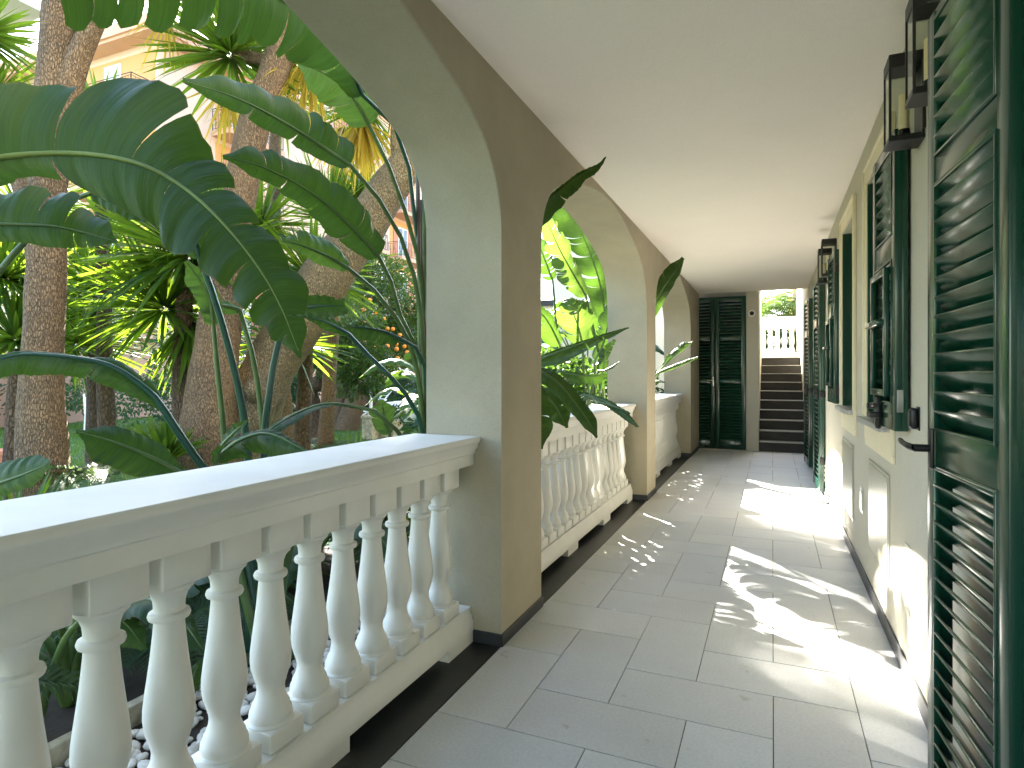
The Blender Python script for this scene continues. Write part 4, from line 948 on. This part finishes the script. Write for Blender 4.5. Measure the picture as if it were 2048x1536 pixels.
# grass
gr = MB(); rd = random.Random(10)
def gp(x, y): return -.16 + .03*noise.noise(Vector((x*.4, y*.4, 0)))
for k in range(26000):
    px = rd.uniform(-40, 900); d = 8+14*rd.random()**1.0
    r = (px-1024)/FPX*d; x, y = RV.x*r+FV.x*d, RV.y*r+FV.y*d
    h = rd.uniform(.03, .085)*(1+.6*noise.noise(Vector((x, y, 0)))); a = rd.uniform(0, 6.28); w_ = .006+d*.0006
    p = Vector((x, y, gp(x, y)-.005)); s = Vector((math.cos(a), math.sin(a), 0))*w_; l = Vector((rd.uniform(-.04, .04), rd.uniform(-.04, .04), h))
    gr.add([p-s, p+s, p+l], [(0, 1, 2)], [(0, 0), (1, 0), (.5, 1)])
tag(gr.build('grass', M['grassm']), kind='stuff')

# tall tree added as a sun blocker; gaps in its crown set the sun patches
ct = thing('sun_blocker_tree', 'tall leafy tree added so its high crown shades the nearest bays', 'tree', (-14.0, 14.4, -.15))
MB().tube(crom([(-14,14.4,-.2),(-13.9,14.3,3),(-14,14.2,7.5),(-13.7,14.5,12.5)], 12), [.28-.014*i for i in range(12)], 12, jit=.1).build('trunk', M['bark'], ct, smooth=True)
cbl = []
for s_, dz, r_ in ((-1.5, .4, 1.7), (-.3, -.3, 1.7), (.75, .5, 1.15), (.9, -1.2, 1.0), (1.5, -.8, .5), (5.45, .2, .85), (6.9, -.2, 1.1)):
    cbl.append((Vector((.731*s_-13.7, .683*s_+14.6, 13.9+dz)), (r_, r_, 3.0)))
for s_, r_ in ((1.82, .30), (2.98, .22), (3.72, .34), (4.85, .3)):
    for k_ in range(6): cbl.append((Vector((.731*s_-.683*(20.2+k_*.8), .683*s_+.731*(20.2+k_*.8), 13.9+k_*.5)), (r_, r_, 3.0)))
foliage(cbl, 33000, .27, 21).build('crown', M['citrus'], ct)

lowb = foliage([(Vector((-2.05, y_, .55)), (.36, .5, .95)) for y_ in (3.9, 4.7, 5.5, 6.3)], 10000, .10, 31).build('shrub', M['hedge'])  # shrubs put in to stop rows of sun between the balusters
tag(lowb, 'low leafy shrubs added to block sun through the second balustrade', 'shrub')
lowc = foliage([(Vector((-2.05, y_, .5)), (.36, .5, .9)) for y_ in (7.3, 8.1, 8.9, 9.7, 10.5)], 8500, .10, 32).build('shrub', M['hedge'])  # same added sun screen for the third bay
tag(lowc, 'low leafy shrubs added to block sun through the farthest balustrade', 'shrub')
fill_plant(-4.6, 9.6, 9, 3.0, 'tall sunlit broad-leaved plant whose leaves crowd the top of the second arch', 88, 'banana_pale', .9, 1.2)
fill_plant(-3.3, 7.6, 8, 2.0, 'torn broad-leaved plant just beyond the second pillar line', 89, 'banana', .6, .8)
fill_plant(-2.55, 6.4, 7, 1.35, 'broad-leaved plant behind the drooping leaf of the second arch', 90, 'banana', .45, .6)

for l_ in (bpy.data.objects['terrace_palm'], bpy.data.objects['terrace_palm.001']):
    q_ = l_.location; MB().tube([(q_.x, q_.y, 1.6), (q_.x, q_.y, q_.z+.05)], [.12, .09], 10).build('trunk', M['bark'], l_, smooth=True)

fill_plant(-2.9, -.4, 11, 4.1, 'tallest broad-leaved plant, added left of the frame to dim sky light on the handrail', 92, 'banana', 1.0, 1.3)  # unseen plant added overhead to cut sky light on rail and near pillar
tf = foliage([(Vector((x_, 16.0, 2.05)), (.45, .35, .5)) for x_ in (-.6, 0, .6)], 2600, .16, 41).build('shrub', M['palm'])
tag(tf, 'leafy greenery on the terrace showing through the stair-top balusters', 'shrub')

# ================================================================== GARDEN FURNITURE AND BUILDINGS
def scroll_rail(b, p0, p1, h=.95, r=.012):
    """wrought iron railing with bars and small scrolls from p0 to p1"""
    p0, p1 = Vector(p0), Vector(p1); L = (p1-p0).length; d = (p1-p0)/L
    for z in (.0, .08, h-.10, h): b.tube([p0+UP*z, p1+UP*z], r*(1.5 if z == h else 1), 5)
    for q in (p0, p1): b.tube([q-UP*.12, q+UP*h], r*1.8, 5)
    n = max(2, int(L/.16))
    for k in range(1, n):
        q = p0+d*(L*k/n); b.tube([q+UP*.08, q+UP*(h-.1)], r*.7, 4)
        if k % 2:
            pts = [q+d*.055*math.sin(t*6.283)+UP*(.15+(h-.35)*t) for t in [i/10 for i in range(11)]]; b.tube(pts, r*.7, 4)
            ct = q+UP*(h*.5); b.tube([ct+d*.055*math.cos(a)+UP*.055*math.sin(a) for a in [i*6.283/8 for i in range(9)]], r*.7, 4)
    return b
apt = thing('apartment_building', 'tall peach apartment building with black wrought iron balconies behind the trees', 'building', (-23, 20, 0))
BX, BY = -22.5, 16.7; LV = [-.1, 2.9, 5.9, 8.9, 11.9, 14.9]
wb = MB(); wb.box((BX-14, BY, -.2), (BX, 26, 14.6)); wb.box((BX-14, 26, -.2), (BX-.4, 60, 17.8)); wb.build('wall', M['peachlight'], apt)
cb = MB(); cb.box((BX-14.5, BY-.7, 14.6), (BX+.6, 26.3, 14.72)); cb.box((BX-14.6, BY-.8, 14.72), (BX+.7, 26.3, 15.15)); cb.box((BX-14.5, 26.3, 17.8), (BX+.2, 60, 18.3)); cb.build('cornice', M['peach'], apt)
def aw_window(x, y0, y1, z0, z1, axis='x', shutter_=True, mat='white'):
    """window or french door on a +X face (axis x) or -Y face (axis y, y0/y1 are x)"""
    f = MB(); g = MB(); s = MB(); t = .07
    def bx(m, a0, a1, z0_, z1_, d0, d1):
        if axis == 'x': m.box((x+d0, a0, z0_), (x+d1, a1, z1_))
        else: m.box((a0, x-d1, z0_), (a1, x-d0, z1_))
    bx(f, y0, y0+t, z0, z1, .002, .05); bx(f, y1-t, y1, z0, z1, .002, .05); bx(f, y0+t, y1-t, z0, z0+t, .002, .05); bx(f, y0+t, y1-t, z1-t, z1, .002, .05); bx(f, (y0+y1)/2-.04, (y0+y1)/2+.04, z0+t, z1-t, .002, .05)
    o = f.build('window', M['white'], apt); bx(g, y0+t*.9, y1-t*.9, z0+t*.9, z1-t*.9, .001, .02); g.build('pane', M['glassdark'] if mat != 'white' else M['panel'], o)
    if shutter_:
        w_ = (y1-y0)/2
        bx(s, y0-w_, y0-.02, z0, z1, .002, .06); s.build('shutter', M['terra'], o); s = MB(); bx(s, y1+.02, y1+w_, z0, z1, .002, .06); s.build('shutter', M['terra'], o)
def balcony(x, y0, y1, z, out=1.1):
    b = MB(); b.box((x+.001, y0, z-.22), (x+out, y1, z)); o = b.build('balcony', M['peach'], apt)
    r = MB(); e = .06; scroll_rail(r, (x+out-e, y0+e, z+.02), (x+out-e, y1-e, z+.02)); scroll_rail(r, (x, y0+e, z+.02), (x+out-e, y0+e, z+.02)); scroll_rail(r, (x, y1-e, z+.02), (x+out-e, y1-e, z+.02))
    r.build('railing', M['iron'], o)
rd = random.Random(3)
for li, z in enumerate(LV):
    if z < 2: continue
    for k, (y0, y1) in enumerate(((19.2, 22.4), (27.5, 31.5), (33.0, 36.4), (38.2, 42), (44, 48))):
        if z > 12 and y0 < 26: continue
        xx = BX if y0 < 26 else BX-.4
        balcony(xx, y0, y1, z)
        mb = MB(); mb.box((xx+.0015, y0+.2, z), (xx+.004, y1-.2, z+2.6)); mb.build('recess', M['ochre'], apt)
        aw_window(xx+.004, (y0+y1)/2-.55, (y0+y1)/2+.55, z+.05, z+2.2, mat='white' if rd.random() < .6 else 'dark')
    if z > 2 and z < 16: aw_window(BX-.4, 32.0, 32.6, z+1.0, z+2.1, shutter_=False, mat='dark')
    # end face towards us
    if z < 13:
        mb = MB(); mb.box((BX-6.4, BY-.004, z), (BX-.15, BY-.0015, z+2.4)); mb.build('recess', M['ochre'], apt)
        b = MB(); b.box((BX-4.6, BY-1.1, z-.22), (BX-.05, BY-.001, z)); o = b.build('balcony', M['peach'], apt)
        r = MB(); scroll_rail(r, (BX-4.5, BY-1.05, z+.02), (BX-.1, BY-1.05, z+.02)); scroll_rail(r, (BX-.1, BY-1.05, z+.02), (BX-.1, BY, z+.02)); r.build('railing', M['iron'], o)
        aw_window(BY-.004, BX-3.2, BX-2.2, z+.05, z+2.2, 'y', False)
        aw_window(BY-.004, BX-8.2, BX-7.2, z+.05, z+2.2, 'y', False)
# garden boundary wall
tag(MB().box((-19.3, 2, -.2), (-19.0, 30, 1.9)).build('garden_wall', M['peach']), 'long peach rendered garden wall at the back of the lawn', 'wall')
gw = thing('outbuilding', 'pale rendered outbuilding with a dark flat roof edge beyond the second arch', 'building', (-6, 19.5, 0))
MB().box((-12, 19.5, -.2), (-2.2, 24, 3.6)).build('wall', M['pale_fill'], gw); MB().box((-12.2, 19.3, 3.6), (-2.0, 24.2, 3.78)).build('roof_edge', M['black'], gw)
w2_ = MB().box((-4.2, 12.0, -.2), (-1.66, 12.3, 4.2)).build('side_wall', M['pale_fill']); tag(w2_, 'pale grey wall glimpsed past the downpipe in the farthest arch', 'wall')
dp = MB(); dp.tube([(-1.665, 8.95, -.1), (-1.665, 8.95, 3.2)], .05, 16); dp.tube([(-1.665, 8.95, 1.42), (-1.665, 8.95, 1.45)], .056, 16); dp.tube([(-1.665, 8.95, .4), (-1.665, 8.95, .43)], .056, 16)
tag(dp.build('downpipe', M['redpipe'], auto=40), 'dark red downpipe standing outside the farthest arch', 'pipe')
# pale neighbouring house eave, top left
nh_ = thing('neighbour_house', 'pale neighbouring house whose broad flat eave juts in at the top left', 'house', P(0, 60, 13))
q = [P(-60,-60,12.0), P(97,26,12.6), P(62,96,13.0), P(-60,150,13.4)]
zt = q[1].z
vs = [Vector((p.x, p.y, zt)) for p in q]
# eave slab: one horizontal polygon given real thickness
a0, a1 = P(97, 30, 12.6), P(-120, -75, 12.6)
# build as horizontal slab through the corner
cz = a0.z; cx, cy = a0.x, a0.y
eb = MB(); eb.box((cx-9, cy-7.5, cz), (cx, cy, cz+.35)); eb.build('eave', M['pale_fill'], nh_)
MB().box((cx-9, cy-6.6, -.2), (cx-1.4, cy-.9, cz)).build('wall', M['pale_fill'], nh_)
# planters
def planter(px, py, d, w_, h, label, plant=True):
    c = P(px, py, d); t = thing('stone_planter', label, 'planter', (c.x, c.y, -.15)); a = w_*d/FPX/2; hh = h*d/FPX
    b = MB(); b.bbox((-a, -a, 0), (a, a, hh), .02); b.bbox((-a*1.12, -a*1.12, hh), (a*1.12, a*1.12, hh+.07), .015); b.build('box', M['stone'], t, local=True)
    return t, c, hh
planter(742, 872, 13.2, 26, 42, 'square weathered stone planter with a flat cap on the lawn')
t_, c_, h_ = planter(782, 872, 13.4, 34, 32, 'wider stone planter holding a low leafy plant', True)
foliage([(Vector((c_.x, c_.y, -.15+h_+.18)), (.3, .3, .22))], 900, .09, 8).build('shrub', M['hedge']); tag([o for o in bpy.data.objects if o.name.startswith('shrub') and 'label' not in o][0], 'low leafy plant growing in the wider stone planter', 'plant')
ps = MB(); c = P(742, 830, 14); ps.tube([(c.x, c.y, -.16), (c.x, c.y, 1.45)], .035, 12); ps.tube([(c.x, c.y, 1.45), (c.x, c.y, 1.49)], .045, 12)
tag(ps.build('post', M['white'], auto=40), 'slim white post standing on the lawn beside the stone planter', 'post')
rl = MB(); p0, p1 = P(740, 738, 14.1), P(900, 740, 16); rl.tube([p0, p1], .025, 8); tag(rl.build('rail', M['white']), 'thin pale horizontal pole crossing above the hedge', 'pole')
# loungers and chairs
def lounger(px, py, d, yaw, label, group='white loungers stored on the lawn', tilt=.7):
    c = P(px, py, d); t = thing('sun_lounger', label, 'sun lounger', (c.x, c.y, -.15), group); t.rotation_euler = (0, 0, yaw)
    f = MB()
    for s in (-.3, .3):
        f.tube([(-.9, s, .3), (.35, s, .3)], .02, 6); f.tube([(.35, s, .3), (.95, s, .3+tilt*.6)], .02, 6)
    o = f.build('frame', M['white'], t, local=True)
    for x in (-.75, .3):
        for s in (-.3, .3): MB().tube([(x, s, 0), (x, s, .3)], .02, 6).build('leg', M['white'], t, local=True)
    sl = MB()
    for k in range(11): sl.box((-.88+k*.11, -.28, .305), (-.80+k*.11, .28, .32))
    sl.build('seat', M['white'], t, local=True)
    bk = MB()
    for k in range(7):
        x = .38+k*.085; z = .3+tilt*.6*(x-.35)/.6; bk.box((x, -.28, z+.01), (x+.055, .28, z+.03))
    bk.build('backrest', M['white'], t, local=True)
lounger(700, 870, 16.5, .5, 'white slatted sun lounger between the palm trunks and the planter'); lounger(722, 850, 18.5, .9, 'white slatted sun lounger farther back under the orange tree', tilt=1.2)
lounger(655, 845, 18.5, 1.4, 'white slatted sun lounger behind the crooked trunk', tilt=1.3); lounger(795, 836, 19, .2, 'white sun lounger in front of the hedge', tilt=.9)
cv = MB(); c = P(835, 850, 16.5)
cv.v = []; nn = 14
for i in range(nn+1):
    for j in range(nn+1):
        u, v = i/nn-.5, j/nn-.5; r = max(abs(u), abs(v))*2
        z = .62+.25*(u+.5)*(1-abs(v)*1.2)+.03*noise.noise(Vector((u*5, v*5, 0))) - (.5*max(0, r-.86)/.14 if r > .86 else 0)
        cv.v.append((c.x+u*2.4, c.y+v*1.2, -.15+z)); cv.uv.append((0, 0))
for i in range(nn):
    for j in range(nn): a = i*(nn+1)+j; cv.f.append((a, a+nn+1, a+nn+2, a+1)); cv.m.append(0)
co = cv.build('white_cover', M['white'], smooth=True); md = co.modifiers.new('s', 'SOLIDIFY'); md.thickness = .02
tag(co, 'bright sunlit white cover draped over furniture at the right of the lawn', 'cover')
def chair(px, py, d, yaw, label):
    c = P(px, py, d); t = thing('garden_chair', label, 'chair', (c.x, c.y, -.15)); t.rotation_euler = (0, 0, yaw)
    for x in (-.25, .25):
        for y in (-.24, .24): MB().tube([(x*1.1, y*1.1, 0), (x, y, .42)], .022, 6).build('leg', M['white'], t, local=True)
    MB().bbox((-.27, -.26, .42), (.27, .26, .46), .015).build('seat', M['white'], t, local=True)
    b = MB()
    for k in range(5): x = -.2+k*.1; b.box((x-.025, .235, .46), (x+.025, .26, .86))
    b.tube(crom([(-.28, .25, .44), (-.27, .26, .7), (-.2, .27, .88), (0, .275, .92), (.2, .27, .88), (.27, .26, .7), (.28, .25, .44)], 16), .022, 8); b.build('backrest', M['white'], t, local=True)
    for s in (-1, 1): MB().tube(crom([(s*.28, .25, .66), (s*.31, 0, .67), (s*.3, -.24, .64), (s*.27, -.26, .44)], 8), .022, 8).build('armrest', M['white'], t, local=True)
chair(195, 905, 15, 2.6, 'white plastic garden armchair by the peach garden wall at left')
pc = P(25, 880, 8.5); pt_ = MB(); pt_.lathe([(.16, 0), (.24, .3), (.26, .31), (.26, .36), (.22, .36)], (pc.x, pc.y, -.15), 20); tag(pt_.build('flower_pot', M['terrapot'], auto=40), 'terracotta pot at the far left behind the corky trunk', 'pot')
pc = P(520, 860, 11); pt_ = MB(); pt_.lathe([(.14, 0), (.2, .5), (.22, .51), (.22, .56), (.18, .56)], (pc.x, pc.y, -.15), 20); tag(pt_.build('flower_pot', M['terrapot'], auto=40), 'orange-red pot right of the leaning trunk on the lawn', 'pot')
# terrace buildings
tb2 = thing('terracotta_house', 'terracotta-coloured house beyond the terrace at the stair top', 'house', (1.6, 30, 1.6))
MB().box((.75, 26, 1.4), (7, 34, 7)).build('wall', M['terra'], tb2)
for z in (2.6, 4.6): MB().bbox((.72, 25.9, z), (.7+2.5, 25.999, z+.08)).build('string_course', M['trim'], tb2)
# overhead crowns added out of frame to shade the bays
